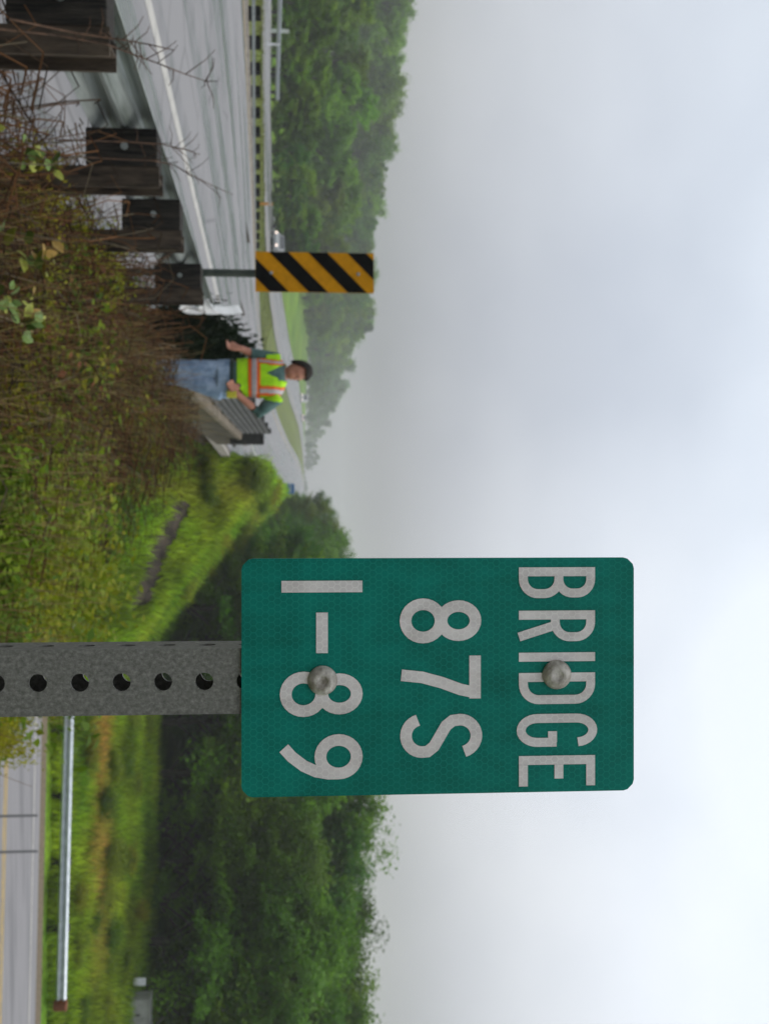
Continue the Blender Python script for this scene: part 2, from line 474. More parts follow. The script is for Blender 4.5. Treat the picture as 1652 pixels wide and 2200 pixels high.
cross_strip('gravel_verge', -4.1, -3.3, M['gravel_edge'], -.02, XS)
# thin dark lines across the lower road, laid along the camera's line of sight
for u in (1753, 1830):
    k_ = P(u, 40, 1.0)[0]; ya, yb_ = LR_Y(8) - 1.9, LR_Y(8) + 3.0
    b = MB(); b.add([(k_ * ya - .03, ya, -7.31), (k_ * ya + .03, ya, -7.31), (k_ * yb_ + .03, yb_, -7.31), (k_ * yb_ - .03, yb_, -7.31)], [(0, 1, 2, 3)])
    tag(b.build('dark_cross_line', plain('dark_line', (.03, .03, .032))), kind='structure')

# ------------------------------------------------------------------ highway bridge
br = empty('highway_bridge', (-8, 28, -1.5), 'concrete highway bridge carrying the road over the lower road', 'bridge')
b = MB(); ys = np.arange(12, 45.1, 3.0)
prof = [(-14.75, .0), (-2.15, .0), (-2.15, .0), (-2.15, 0)]
vs, fs = [], []
for y in ys:
    for x, dz in ((-14.75, -.06), (-2.1, -.06), (-2.1, -.36), (-14.75, -.36)):
        vs.append((x, y, zSB(x, y) + dz))
n = len(ys)
for j in range(n - 1):
    for k in range(4):
        k2 = (k + 1) % 4
        fs.append((j * 4 + k, j * 4 + k2, (j + 1) * 4 + k2, (j + 1) * 4 + k))
fs += [(0, 1, 2, 3), tuple((n - 1) * 4 + k for k in (3, 2, 1, 0))]
b.add(vs, fs); b.build('deck', M['concrete'], br)
for gxp in (-13.6, -10.7, -7.8, -5.0, -2.6):
    b = MB(); b.box(gxp - .02, gxp + .02, 12.4, 44.6, zSB(gxp, 28) - 1.35, zSB(gxp, 28) - .42)
    b.box(gxp - .18, gxp + .18, 12.4, 44.6, zSB(gxp, 28) - 1.4, zSB(gxp, 28) - 1.36)
    b.build('girder', M['brown_steel'], br)
for y0, y1 in ((11.6, 12.4), (44.6, 45.4)):
    b = MB(); b.box(-14.7, -2.12, y0, y1, -8.0, zSB(-2.2, y0) - .42); b.build('abutment', M['concrete'], br, bevel=.03)
# raised kerb, seen as a pale strip along the near deck edge
b = MB()
kerb_path = [(-2.14, y, float(np.interp(y, [12, 20, 32, 34], [-1.83, -1.80, -1.60, -1.6]))) for y in np.arange(12.5, 33.6, 1.5)]
b.sweep([(-.16, -.13), (-.16, 0), (.16, 0), (.16, -.13), (-.16, -.13)], kerb_path)
b.add([(kerb_path[-1][0] + a, kerb_path[-1][1], kerb_path[-1][2] + c) for a, c in ((-.16, -.13), (-.16, 0), (.16, 0), (.16, -.13))], [(0, 1, 2, 3)])
b.build('kerb', noise_mat('tan_stained_kerb', (.11, .09, .06), (.20, .165, .12), 2.5, .95, bump=.3), br, bevel=.02)
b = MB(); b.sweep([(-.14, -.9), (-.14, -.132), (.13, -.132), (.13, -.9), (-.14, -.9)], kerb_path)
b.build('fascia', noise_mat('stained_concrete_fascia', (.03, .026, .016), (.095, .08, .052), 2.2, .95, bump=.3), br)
# near-side bridge railing: ribbed rail panels on posts
def rail_profile(h, ribs, depth=.05):
    pts = []
    for k in range(ribs):
        z = -h * k / ribs; dz = h / ribs
        pts += [(0, z), (-depth, z - dz * .25), (-depth, z - dz * .6), (0, z - dz * .9)]
    return pts + [(0, -h)]
railp = empty('bridge_railing', (-2.15, 26, -1.7), 'grey ribbed steel railing on the bridge edge behind the worker', 'railing')
path = [(-2.08, y, float(np.interp(y, [13, 22, 31], [-.93, -.90, -.80]))) for y in np.arange(14.0, 30.6, 1.0)]
b = MB(); b.sweep(rail_profile(.74, 6, .035), path); b.build('ribbed_rail', noise_mat('dull_grey_rail', (.05, .05, .049), (.10, .10, .096), 3, .85, .0), railp, solid=.006)
for y in np.arange(14.2, 31, 2.05):
    zt = float(np.interp(y, [13, 22, 31], [-.93, -.90, -.80]))
    b = MB(); b.box(-2.28, -2.14, y, y + .12, -1.86, zt - .02); b.build('post', M['dark_steel'], railp, bevel=.01)
b = MB(); b.box(-2.3, -1.86, 30.75, 31.15, -1.95, -1.03); b.build('end_post', M['dark_steel'], railp, bevel=.02)

# ------------------------------------------------------------------ W-beam guard rails
WB = [(-.002, 0), (-.014, -.012), (-.072, -.045), (-.082, -.062), (-.082, -.085), (-.072, -.102), (-.006, -.138), (-.002, -.155), (-.006, -.172), (-.072, -.208),
      (-.082, -.225), (-.082, -.248), (-.072, -.265), (-.014, -.298), (-.002, -.31)]
def rail_top(y): return -.668 - .018 * (np.asarray(y) - 4.0)
nr = empty('roadside_guardrail', (-1.8, 6, -1.5), 'weathered steel guardrail on brown posts with black wooden blocks beside the overgrown verge', 'guardrail')
b = MB(); b.sweep(WB, [(-1.85, y, rail_top(y)) for y in np.arange(-3, 10.31, .6)]); b.build('steel_beam', M['galv_old'], nr, smooth=False, solid=.004)
b = MB()
pth = [(-1.85 - .14 * t * t, 10.28 + .95 * t, rail_top(10.3) + .05 * t - .02 + .17 * t ** 2) for t in np.linspace(0, 1, 7)]
b.sweep([(a, c * (1)) for a, c in WB], pth); b.build('end_shoe', M['galv_pale'], nr, solid=.006)
post_far = [-.7, .85, 2.45, 4.03, 5.59, 6.81, 8.52]
for i, yf in enumerate(post_far):
    y0 = yf - .15; zt = rail_top(y0)
    b = MB()     # I-section post
    b.box(-1.66, -1.56, yf - .012, yf, -2.1, zt + .012)
    b.box(-1.66, -1.56, y0, y0 + .012, -2.1, zt + .012)
    b.box(-1.615, -1.605, y0 + .012, yf - .012, -2.1, zt + .010)
    b.build('post', M['brown_steel'], nr)
    b = MB(); b.box(-1.842, -1.662, y0 - .01, yf + .01, zt - .335, zt + .004)
    bo = b.build('block', M['black_wood'], nr, bevel=.006)
    b = MB(); b.lathe([(.018, 0), (.018, .006), (.011, .016)], 8, 'y', (-1.75, y0 - .026, zt - .15)); b.build('bolt', M['galv_old'], bo)

# far-side rail along the median: dark short posts, thin pale beam
zrail = lambda y: float(zL(y))
X_L = -13.55
lr = empty('median_guardrail', (X_L, 45, -2), 'long median guardrail with thin pale beam and a row of dark stubby posts', 'guardrail')
b = MB()
yy = np.arange(20, 63.1, 1.5)
b.sweep([(-.05, .0), (.05, .0), (.05, .09), (-.05, .09), (-.05, 0)], [(X_L + .14, y, px_to_z(np.interp(y, [30, 60], [541.5, 548]), y)) for y in yy])
b.build('box_beam', M['galv'], lr)
b = MB()
b.sweep([(-.16, -.3), (-.16, .07), (.16, .07), (.16, -.3)], [(X_L + .12, y, zrail(y)) for y in yy]); b.build('kerb', M['concrete'], lr)
for k in range(18):
    y = 28.6 + k * 1.905
    b = MB()
    zt = px_to_z(560 - (y - 32) * .1, y)
    b.box(X_L - .20, X_L + .10, y, y + .30, zrail(y) - .2, zt); b.build('post', M['matt_black'], lr, bevel=.012)
ob = empty('opposite_guardrail', (-35.3, 90, -2), 'thin steel guardrail along the far verge of the opposite carriageway', 'guardrail')
b = MB(); b.sweep([(-a, c) for a, c in WB], [(-35.3, y, float(zNBx(-35, y)) + .72) for y in np.arange(60, 100, 4)]); b.build('steel_beam', M['galv'], ob, solid=.004)
for y in np.arange(60.5, 97, 3.8):
    b = MB(); b.box(-35.55, -35.33, y, y + .15, float(zNBx(-35, y)) - .3, float(zNBx(-35, y)) + .70); b.build('post', M['dark_steel'], ob)

# lower-road guard rail
yg = lambda x: LR_Y(x) + 5.2
lg = empty('lower_guardrail', (10, 33, -7.5), 'shiny galvanised guardrail beside the lower road with a rusty end piece', 'guardrail')
def lowrail(x0, x1): return [(x, yg(x), -6.80 - .006 * (x - 6)) for x in np.arange(x0, x1 + .01, .75)]
b = MB()
pth = lowrail(-1.5, 14.3)
vs = [(p[0], p[1] + a, p[2] + c) for p in pth for a, c in WB]
n = len(WB)
b.add(vs, [(i * n + k, i * n + k + 1, (i + 1) * n + k + 1, (i + 1) * n + k) for i in range(len(pth) - 1) for k in range(n - 1)])
b.build('steel_beam', noise_mat('bright_galvanised', (.42, .46, .5), (.6, .64, .68), 5, .4, .4), lg, solid=.004)
for x in np.arange(-1.0, 14.2, 1.905):
    b = MB(); b.box(x - .08, x + .08, yg(x) + .2, yg(x) + .4, -8.1, -6.86); po = b.build('post', M['black_wood'], lg, bevel=.01)
    b = MB(); b.box(x - .07, x + .07, yg(x) + .01, yg(x) + .2, -7.18, -6.84); b.build('block', M['black_wood'], po)
xe = 14.32
b = MB(); b.lathe([(.16, -.34), (.17, -.2), (.17, .0), (.15, .02)], 12, 'z', (xe + .1, yg(xe), -6.86)); b.build('end_piece', M['rust'], lg)

# ------------------------------------------------------------------ bridge identification sign
YS_ = .70
SX = lambda u, w=826: P(u, w, YS_)[0]
SZ = lambda w: P(U0, w, YS_)[2]
K = YS_ / F
def sign_mat(name, c1, line, spec=.15):
    m, t, b_, l = new_mat(name)
    g = N(t, 'ShaderNodeNewGeometry')
    sc_ = N(t, 'ShaderNodeVectorMath', operation='SCALE'); sc_.inputs['Scale'].default_value = 1 / .0043
    l(g.outputs['Position'], sc_.inputs[0])
    sp = N(t, 'ShaderNodeSeparateXYZ'); l(sc_.outputs[0], sp.inputs[0])
    cb = N(t, 'ShaderNodeCombineXYZ'); l(sp.outputs[0], cb.inputs[0]); l(sp.outputs[2], cb.inputs[1])
    per = (1.0, 1.7320508, 1.0)
    def cell(off):
        a = N(t, 'ShaderNodeVectorMath', operation='ADD'); a.inputs[1].default_value = (100 + off[0], 100 * 1.7320508 + off[1], 0); l(cb.outputs[0], a.inputs[0])
        md = N(t, 'ShaderNodeVectorMath', operation='MODULO'); md.inputs[1].default_value = per; l(a.outputs[0], md.inputs[0])
        sb = N(t, 'ShaderNodeVectorMath', operation='SUBTRACT'); sb.inputs[1].default_value = (.5, .8660254, 0); l(md.outputs[0], sb.inputs[0])
        ab = N(t, 'ShaderNodeVectorMath', operation='ABSOLUTE'); l(sb.outputs[0], ab.inputs[0])
        d = N(t, 'ShaderNodeVectorMath', operation='DOT_PRODUCT'); d.inputs[1].default_value = (.5, .8660254, 0); l(ab.outputs[0], d.inputs[0])
        s2 = N(t, 'ShaderNodeSeparateXYZ'); l(ab.outputs[0], s2.inputs[0])
        mxx = N(t, 'ShaderNodeMath', operation='MAXIMUM'); l(d.outputs['Value'], mxx.inputs[0]); l(s2.outputs[0], mxx.inputs[1])
        return mxx
    c_a, c_b = cell((0, 0)), cell((.5, .8660254))
    mn = N(t, 'ShaderNodeMath', operation='MINIMUM'); l(c_a.outputs[0], mn.inputs[0]); l(c_b.outputs[0], mn.inputs[1])
    r = ramp(t, [(.40, 0), (.47, 1)]); l(mn.outputs[0], r.inputs[0])
    n = N(t, 'ShaderNodeTexNoise'); n.inputs['Scale'].default_value = 60; n.inputs['Detail'].default_value = 5; l(g.outputs['Position'], n.inputs[0])
    nr_ = ramp(t, [(.3, tuple(x * .82 for x in c1)), (.7, tuple(x * 1.12 for x in c1))]); l(n.outputs[0], nr_.inputs[0])
    mix_ = N(t, 'ShaderNodeMixRGB'); mix_.inputs[2].default_value = (*line, 1)
    fs_ = N(t, 'ShaderNodeMath', operation='MULTIPLY'); fs_.inputs[1].default_value = .55; l(r.outputs[0], fs_.inputs[0]); l(fs_.outputs[0], mix_.inputs[0])
    l(nr_.outputs[0], mix_.inputs[1])
    mpg = N(t, 'ShaderNodeMapping'); mpg.inputs['Scale'].default_value = (60, 60, 9); l(g.outputs['Position'], mpg.inputs[0])
    ng = N(t, 'ShaderNodeTexNoise'); ng.inputs['Scale'].default_value = 1.0; ng.inputs['Detail'].default_value = 7; l(mpg.outputs[0], ng.inputs[0])
    rg_ = ramp(t, [(.34, (.74, .70, .66)), (.52, (1, 1, 1)), (.72, (1.1, 1.1, 1.1))]); l(ng.outputs[0], rg_.inputs[0])
    mg = N(t, 'ShaderNodeMixRGB', blend_type='MULTIPLY'); mg.inputs[0].default_value = .5; l(mix_.outputs[0], mg.inputs[1]); l(rg_.outputs[0], mg.inputs[2])
    l(mg.outputs[0], b_.inputs['Base Color'])
    b_.inputs['Roughness'].default_value = .5; b_.inputs['Specular IOR Level'].default_value = spec
    return m
M['sign_green'] = sign_mat('green_prismatic_sheeting', (.002, .19, .145), (.012, .27, .21))
M['sign_white'] = sign_mat('white_prismatic_sheeting', (.78, .725, .70), (.9, .86, .82))
M['sign_edge'] = plain('sign_green_edge', (.02, .34, .24), .4)
bs = empty('bridge_number_sign', (SX(1455), .72, -1.62), 'green sign with grey lettering on a perforated square steel post', 'sign')
x0, x1, z0, z1 = SX(1199), SX(1708), SZ(519), SZ(1361)
ch = 26 * K
outline = []
for cx, cz, a0 in ((x1 - ch, z0 + ch, -90), (x1 - ch, z1 - ch, 0), (x0 + ch, z1 - ch, 90), (x0 + ch, z0 + ch, 180)):
    for k in (0.06, .3, .7, .94):
        a = math.radians(a0 + 90 * k); outline.append((cx + ch * math.cos(a), cz + ch * math.sin(a)))
n = len(outline)
b = MB(); b.add([(x, YS_, z) for x, z in outline], [tuple(range(n))])
b.add([(x, YS_ + .0022, z) for x, z in outline], [tuple(range(n - 1, -1, -1))])
pl = b.build('plate', M['sign_green'], bs)
b = MB(); b.add([(x, YS_ + d, z) for d in (0, .0022) for x, z in outline], [(k, (k + 1) % n, n + (k + 1) % n, n + k) for k in range(n)])
b.build('plate_edge', M['sign_edge'], pl)

def arc(cx, cy, rx, ry, a0, a1, n=14):
    return [(cx + rx * math.cos(math.radians(a0 + (a1 - a0) * k / n)), cy + ry * math.sin(math.radians(a0 + (a1 - a0) * k / n))) for k in range(n + 1)]
def stroke_poly(pts, wd, closed=False):
    pts = [Vector(p) for p in pts]
    n = len(pts); Lp, Rp = [], []
    for i, p in enumerate(pts):
        a = pts[i - 1] if (i > 0 or closed) else p
        c = pts[(i + 1) % n] if (i < n - 1 or closed) else p
        d1 = (p - a).normalized() if (p - a).length > 1e-9 else None
        d2 = (c - p).normalized() if (c - p).length > 1e-9 else None
        d1 = d1 or d2; d2 = d2 or d1
        n1 = Vector((-d1.y, d1.x)); n2 = Vector((-d2.y, d2.x))
        m = (n1 + n2).normalized(); k = 1 / max(.5, m.dot(n1))
        Lp.append(p + m * wd / 2 * k); Rp.append(p - m * wd / 2 * k)
    return Lp, Rp
def glyph(name, strokes, ul, wb, wd):
    """strokes in pixels from the letter's lower left corner"""
    b = MB()
    for si, st in enumerate(strokes):
        pts, closed = st if isinstance(st, tuple) else (st, False)
        Lp, Rp = stroke_poly(pts, wd, closed)
        yv = YS_ - .0004 - si * .00007
        n = len(pts)
        vs = [(SX(ul) + p[0] * K, yv, SZ(wb) + p[1] * K) for p in Lp] + [(SX(ul) + p[0] * K, yv, SZ(wb) + p[1] * K) for p in Rp]
        fs = [(i, (i + 1) % n, n + (i + 1) % n, n + i) for i in range(n if closed else n - 1)]
        b.add(vs, fs)
    me = b.mesh(name)
    # all faces towards the reader
    o = link(name, me, M['sign_white'], pl)
    for p in me.polygons:
        if p.normal.y > 0: p.flip()
    return o
s = 19.5; h = s / 2
def bowl(xs, xe, yb, yt, r):
    return [(xs, yt), (xe - r, yt)] + arc(xe - r, yt - r, r, r, 90, 0, 8)[1:] + arc(xe - r, yb + r, r, r, 0, -90, 8) + [(xs, yb)]
Hh = 168
glyph('letter', [[(h, 0), (h, Hh)], bowl(s, 66 - h, Hh / 2 + 4, Hh - h, 30), bowl(s, 67 - h, h, Hh / 2 + 4, 32)], 1220, 1114, s)
glyph('letter', [[(h, 0), (h, Hh)], bowl(s, 67 - h, Hh / 2 - 4, Hh - h, 32), [(32, Hh / 2 - 4), (57, 0)]], 1314, 1114, s)
glyph('letter', [[(h, 0), (h, Hh)]], 1405, 1114, s)
glyph('letter', [[(h, 0), (h, Hh)], bowl(s, 68 - h, h, Hh - h, 34)], 1449, 1114, s)
glyph('letter', [arc(36, 128, 26, 36, 5, 180, 14) + arc(36, 42, 26, 36, 180, 360, 14) + [(62, 84)], [(62, 75), (38, 75)]], 1538, 1113, s)
glyph('letter', [[(h, 0), (h, Hh)], [(s, Hh - h), (66, Hh - h)], [(s, Hh / 2 + 4), (50, Hh / 2 + 4)], [(s, h), (66, h)]], 1629, 1114, s)
def eight(ul, wb, wd=25):
    glyph('numeral', [(arc(47.5, 124, 31.5, 37, 0, 360, 28)[:-1], True), (arc(47.5, 47, 36, 38, 0, 360, 28)[:-1], True)], ul, wb, wd)
eight(1287, 862)
glyph('numeral', [[(0, 160), (93, 160)], [(80.5, 162), (73, 128), (58, 88), (46, 45), (41, 0)]], 1410, 862, 25)
glyph('numeral', [arc(48, 128, 35, 36, 15, 180, 14) + [(15, 112), (26, 98), (70, 72), (81, 58)] + arc(47, 46, 35, 35, 0, -165, 14)], 1535, 861, 25)
glyph('numeral', [[(12.5, 0), (12.5, 173)]], 1247, 605, 25)
glyph('numeral', [[(0, 0), (87, 0)]], 1315, 692, 25)
eight(1442, 605)
glyph('numeral', [(arc(47, 122, 36, 39, 0, 360, 28)[:-1], True), [(83, 122), (83, 100), (78, 74), (66, 48), (46, 22), (27, 5)]], 1577, 605, 25)
# carriage bolts
M['bolt'] = noise_mat('stained_zinc_bolt', (.24, .21, .17), (.60, .56, .50), 120, .6, .15, bump=.2)
for u, w in ((1460, 693), (1453, 1195)):
    r = 32 * K
    b = MB(); b.lathe([(r * 1.0, 0), (r * .98, -.0012), (r * .86, -.0032), (r * .62, -.0048), (r * .36, -.0055), (r * .33, -.0050), (r * .0 + .0002, -.0050)], 28, 'y', (SX(u), YS_ - .0006, SZ(w)))
    b.build('bolt', M['bolt'], bs, smooth=True)
# perforated tube
M['tube'] = noise_mat('speckled_galvanised_tube', (.085, .085, .07), (.19, .186, .165), 420, .62, .2, bump=.12, c3=(.34, .33, .30), lo=.22, hi=.80, stretch=(1, 1, .8), detail=10)
fx0, fx1 = SX(1391), SX(1531)
fw = fx1 - fx0; fd = fw
zc0 = SZ(80); pitch = .0254; hr = .0056
zlo = zc0 - pitch * (int((zc0 + 1.75) / pitch) + .5)
ncell = int((SZ(1300) - zlo) / pitch)
def face_cells(fn):
    b = MB()
    for k in range(ncell):
        zc = zlo + pitch * (k + .5)
        ring_o, ring_i = [], []
        corner = math.degrees(math.atan2(pitch / 2, fw / 2))
        angs = sorted([i_ * 18 for i_ in range(20)] + [corner, 180 - corner, 180 + corner, 360 - corner])
        for q in range(24):
            a = math.radians(angs[q])
            c_, s_ = math.cos(a), math.sin(a)
            e = max(abs(c_) / (fw / 2), abs(s_) / (pitch / 2))
            ring_o.append((c_ / e, zc + s_ / e)); ring_i.append((c_ * hr, zc + s_ * hr))
        vs = [fn(p[0], p[1], 0) for p in ring_o] + [fn(p[0], p[1], 0) for p in ring_i] + [fn(p[0], p[1], .0024) for p in ring_i]
        fs = [(q, (q + 1) % 24, 24 + (q + 1) % 24, 24 + q) for q in range(24)] + [(24 + q, 24 + (q + 1) % 24, 48 + (q + 1) % 24, 48 + q) for q in range(24)]
        b.add(vs, fs)
    return b
yf = YS_ + .0026
mid = (fx0 + fx1) / 2
tb = face_cells(lambda a, z, d: (mid + a, yf + d, z))
for fn in (lambda a, z, d: (mid + a, yf + fd - d, z), lambda a, z, d: (fx0 + d, yf + fd / 2 + a, z), lambda a, z, d: (fx1 - d, yf + fd / 2 + a, z)):
    q = face_cells(fn); tb.add(q.v, q.f)
tb.build('post', M['tube'], bs)

# ------------------------------------------------------------------ object marker
ym = 8.62
mk = empty('object_marker', (P(585, 500, ym)[0], ym, -1.6), 'yellow and black striped hazard marker panel on a thin dark post', 'sign')
mx0, mx1, mz0, mz1 = P(542, 650, ym)[0], P(628, 650, ym)[0], px_to_z(549, ym), px_to_z(803, ym)
b = MB(); b.box(mx0, mx1, ym, ym + .004, mz0, mz1); pan = b.build('panel', noise_mat('amber_sheeting', (.50, .215, .004), (.62, .27, .006), 20, .7, spec=.1), mk)
def clip(poly, f):
    out = []
    for i in range(len(poly)):
        a, c = poly[i], poly[(i + 1) % len(poly)]
        fa, fc = f(a), f(c)
        if fa >= 0: out.append(a)
        if fa * fc < 0:
            t = fa / (fa - fc); out.append((a[0] + (c[0] - a[0]) * t, a[1] + (c[1] - a[1]) * t))
    return out
per = 83.5 / F * ym
zs0 = px_to_z(578, ym)
for k in range(-3, 4):
    za = zs0 + k * per; zb = za + per * .49
    g = lambda p, z: p[1] - (z + (p[0] - mx0) * 1.0)
    poly = clip(clip([(mx0 + .001, mz0 + .001), (mx1 - .001, mz0 + .001), (mx1 - .001, mz1 - .001), (mx0 + .001, mz1 - .001)], lambda p: g(p, za)), lambda p: -g(p, zb))
    if len(poly) > 2:
        b = MB(); b.add([(x, ym - .0035, z) for x, z in poly], [tuple(range(len(poly)))]); o = b.build('stripe', M['matt_black'], pan)
b = MB(); pxm = P(585, 500, ym)[0]
b.add([(pxm + dx, ym + dy, z) for z in (-1.95, mz1 - .05) for dx, dy in ((-.028, .03), (-.014, .006), (.014, .006), (.028, .03))], [(0, 1, 5, 4), (1, 2, 6, 5), (2, 3, 7, 6)])
b.build('post', M['green_post'], mk, solid=.005)
for zz in (mz0 + .12, mz1 - .12):
    b = MB(); b.lathe([(.014, 0), (.012, -.006), (.006, -.008)], 10, 'y', (pxm, ym - .004, zz)); b.build('bolt', M['galv'], mk)

# ------------------------------------------------------------------ small roadside things
def post_thing(name, u, w0, w1, y, r, mat, label, cat, flat=False):
    p = P(u, w0, y)
    zg = float(H(p[0], y))
    zb = min(zg, p[2])
    e = empty(name, (p[0], y, zb), label, cat)
    zt = px_to_z(w1, y)
    b = MB(); b.box(-r, r, -.03, .03, -.1, zt - zb); 
    o = b.build('blade', mat, None); o.parent = e
    b = MB(); b.box(-r * .8, r * .8, -.036, -.031, zt - zb - .25, zt - zb - .05); o = b.build('reflector', M['galv_pale'], None); o.parent = e
    return e
M['white_plastic'] = plain('white_plastic', (.7, .71, .72), .5)
post_thing('delineator_post', 66, 590, 621, 84, .13, M['white_plastic'], 'wider white delineator post behind the opposite carriageway', 'post')
post_thing('delineator_post', 95, 585, 602, 66, .06, M['white_plastic'], 'short thin white delineator post on the opposite carriageway verge', 'post')
post_thing('delineator_post', 438, 575, 586, 72, .08, plain('orange_plastic', (.6, .25, .03)), 'small orange marker post on the median', 'post')
# blue service sign far along the crest
yb = 108.
p = P(1050, 625, yb)
bz = empty('blue_road_sign', (p[0], yb, float(H(p[0], yb))), 'small blue road sign on two posts at the far road bend', 'sign')
wz0, wz1 = px_to_z(616, yb), px_to_z(633, yb)
b = MB(); b.box(p[0] - .48, p[0] + .48, yb - .02, yb + .01, wz0, wz1); b.build('panel', plain('sign_blue', (.02, .14, .36), .4), bz, bevel=.01)
b = MB(); b.box(p[0] - .40, p[0] + .40, yb - .025, yb - .021, wz0 + .34, wz0 + .40); b.build('legend_bar', M['white_plastic'], bz)
for dx in (-.3, .3):
    b = MB(); b.box(p[0] + dx - .03, p[0] + dx + .03, yb + .012, yb + .06, float(H(p[0], yb)) - .5, wz1 - .05); b.build('post', M['galv'], bz)
# utility cabinet and white board by the trees
q = hit(2185, 262)
yc = q[1] + .6
cab_x0, cab_x1 = P(2148, 280, yc)[0], P(2148, 280, yc)[0] + 1.5
zc_ = float(H(cab_x0 + .5, yc)); zt = px_to_z(322, yc)
cb_ = empty('utility_cabinet', (cab_x0 + .7, yc, zc_), 'pale grey metal utility cabinet at the edge of the dark woods', 'cabinet')
M['pale_metal'] = noise_mat('pale_grey_enamel', (.26, .265, .24), (.36, .36, .33), 3, .6, bump=.05)
b = MB(); b.box(cab_x0, cab_x1, yc, yc + .8, zc_ - .1, zt - .05); b.build('body', M['pale_metal'], cb_, bevel=.02)
b = MB(); b.box(cab_x0 - .04, cab_x1 + .04, yc - .04, yc + .84, zt - .05, zt); b.build('lid', M['pale_metal'], cb_, bevel=.015)
for dx in (.05, .78):
    b = MB(); b.box(cab_x0 + dx, cab_x0 + dx + .67, yc - .02, yc - .001, zc_ + .08, zt - .1); d = b.build('door', M['pale_metal'], cb_, bevel=.01)
    b = MB(); b.box(cab_x0 + dx + .55, cab_x0 + dx + .6, yc - .045, yc - .021, zc_ + .4, zc_ + .6); b.build('handle', M['dark_steel'], d)
yw = yc + .2
wx0, wx1 = P(2101, 300, yw)[0], P(2118, 300, yw)[0]
zg = float(H(wx0, yw))
wb_ = empty('white_notice_board', ((wx0 + wx1) / 2, yw, zg), 'small white notice board on a dark post in front of the woods', 'sign')
b = MB(); b.box(wx0, wx1, yw, yw + .02, px_to_z(287, yw), px_to_z(314, yw)); b.build('board', M['white_plastic'], wb_, bevel=.006)
b = MB(); b.box((wx0 + wx1) / 2 - .04, (wx0 + wx1) / 2 + .04, yw + .021, yw + .1, zg - .3, px_to_z(312, yw)); b.build('post', M['black_wood'], wb_)

# ------------------------------------------------------------------ vehicles on the opposite carriageway
M['headlight'] = plain('lit_headlight', (.9, .85, .8), .3, emit=(1, .75, .62), es=1.6)
M['glass'] = plain('dark_car_glass', (.03, .035, .04), .15, spec=.6)
M['tyre'] = plain('black_tyre', (.012, .012, .012), .9)
def car(x, y, colour, label, hgt=1.45, length=4.5, van=False):
    z = float(zNBx(x, y)) + .03
    e = empty('oncoming_van' if van else 'oncoming_car', (x, y, z), label, 'van' if van else 'car', 'vehicles on the opposite carriageway')
    mat = plain('car_paint', colour, .35, spec=.6)
    wv = .9 if not van else .98
    # side profile (y forward towards the camera is negative)
    l = length
    if van: pr = [(-l / 2, .3), (-l / 2, .8), (-l / 2 + .5, 1.0), (-l / 2 + 1.1, hgt), (l / 2 - .05, hgt), (l / 2, .9), (l / 2, .3)]
    else: pr = [(-l / 2, .28), (-l / 2 + .02, .62), (-l / 2 + .25, .74), (-l / 2 + 1.25, .92), (-l / 2 + 1.95, hgt), (l / 2 - 1.1, hgt - .02), (l / 2 - .35, .98), (l / 2, .9), (l / 2, .28)]
    b = MB(); n = len(pr)
    cut = lambda zz: wv - (.16 if zz > 1.0 else .0)
    vs = [(-cut(zz), yy_, zz) for yy_, zz in pr] + [(cut(zz), yy_, zz) for yy_, zz in pr]
    b.add(vs, [tuple(range(n)), tuple(range(2 * n - 1, n - 1, -1))] + [(k, (k + 1) % n, n + (k + 1) % n, n + k) for k in range(n)])
    o = b.build('body', mat, None, bevel=.06); o.parent = e
    # windscreen lies on the raked panel
    i = 2 if van else 3
    (ya, za), (yb_, zb_) = pr[i], pr[i + 1]
    b = MB(); off = .035
    b.add([(-wv + .16, ya + .12 * (yb_ - ya) - off, za + .12 * (zb_ - za) + off * .7), (wv - .16, ya + .12 * (yb_ - ya) - off, za + .12 * (zb_ - za) + off * .7),
           (wv - .26, ya + .9 * (yb_ - ya) - off, za + .9 * (zb_ - za) + off * .7), (-wv + .26, ya + .9 * (yb_ - ya) - off, za + .9 * (zb_ - za) + off * .7)], [(0, 1, 2, 3)])
    o = b.build('windscreen', M['glass'], None, solid=.01); o.parent = e
    for sx in (-1, 1):
        b = MB(); b.lathe([(.06, .0), (.13, -.02), (.11, -.05), (.03, -.06)], 12, 'y', (sx * (wv - .24), -l / 2 - .02, .64)); o = b.build('headlight', M['headlight'], None); o.parent = e
        for yy_ in (-l / 2 + .85, l / 2 - .85):
            b = MB(); b.lathe([(.2, -.1), (.32, -.09), (.33, 0), (.32, .09), (.2, .1)], 14, 'x', (sx * (wv - .08), yy_, .32)); o = b.build('wheel', M['tyre'], None); o.parent = e
            b = MB(); b.lathe([(.05, .0), (.2, .012), (.19, .03), (.06, .03)], 10, 'x', (sx * (wv - .08) + (sx * .1 if sx > 0 else -.13), yy_, .32)); q2 = b.build('rim', M['galv'], None); q2.parent = o
    return e
yv = 119.
car(P(524, 590, yv)[0], yv, (.30, .31, .32), 'silver oncoming car with lit headlights partly behind the striped marker')
car(P(898, 640, 345)[0], 345, (.35, .3, .3), 'oncoming car with bright headlights where the road climbs into the fog')
car(P(846, 630, 318)[0] + 1.2, 318, (.5, .5, .5), 'pale oncoming van with headlights just above the worker', 2.1, 5.4, True)

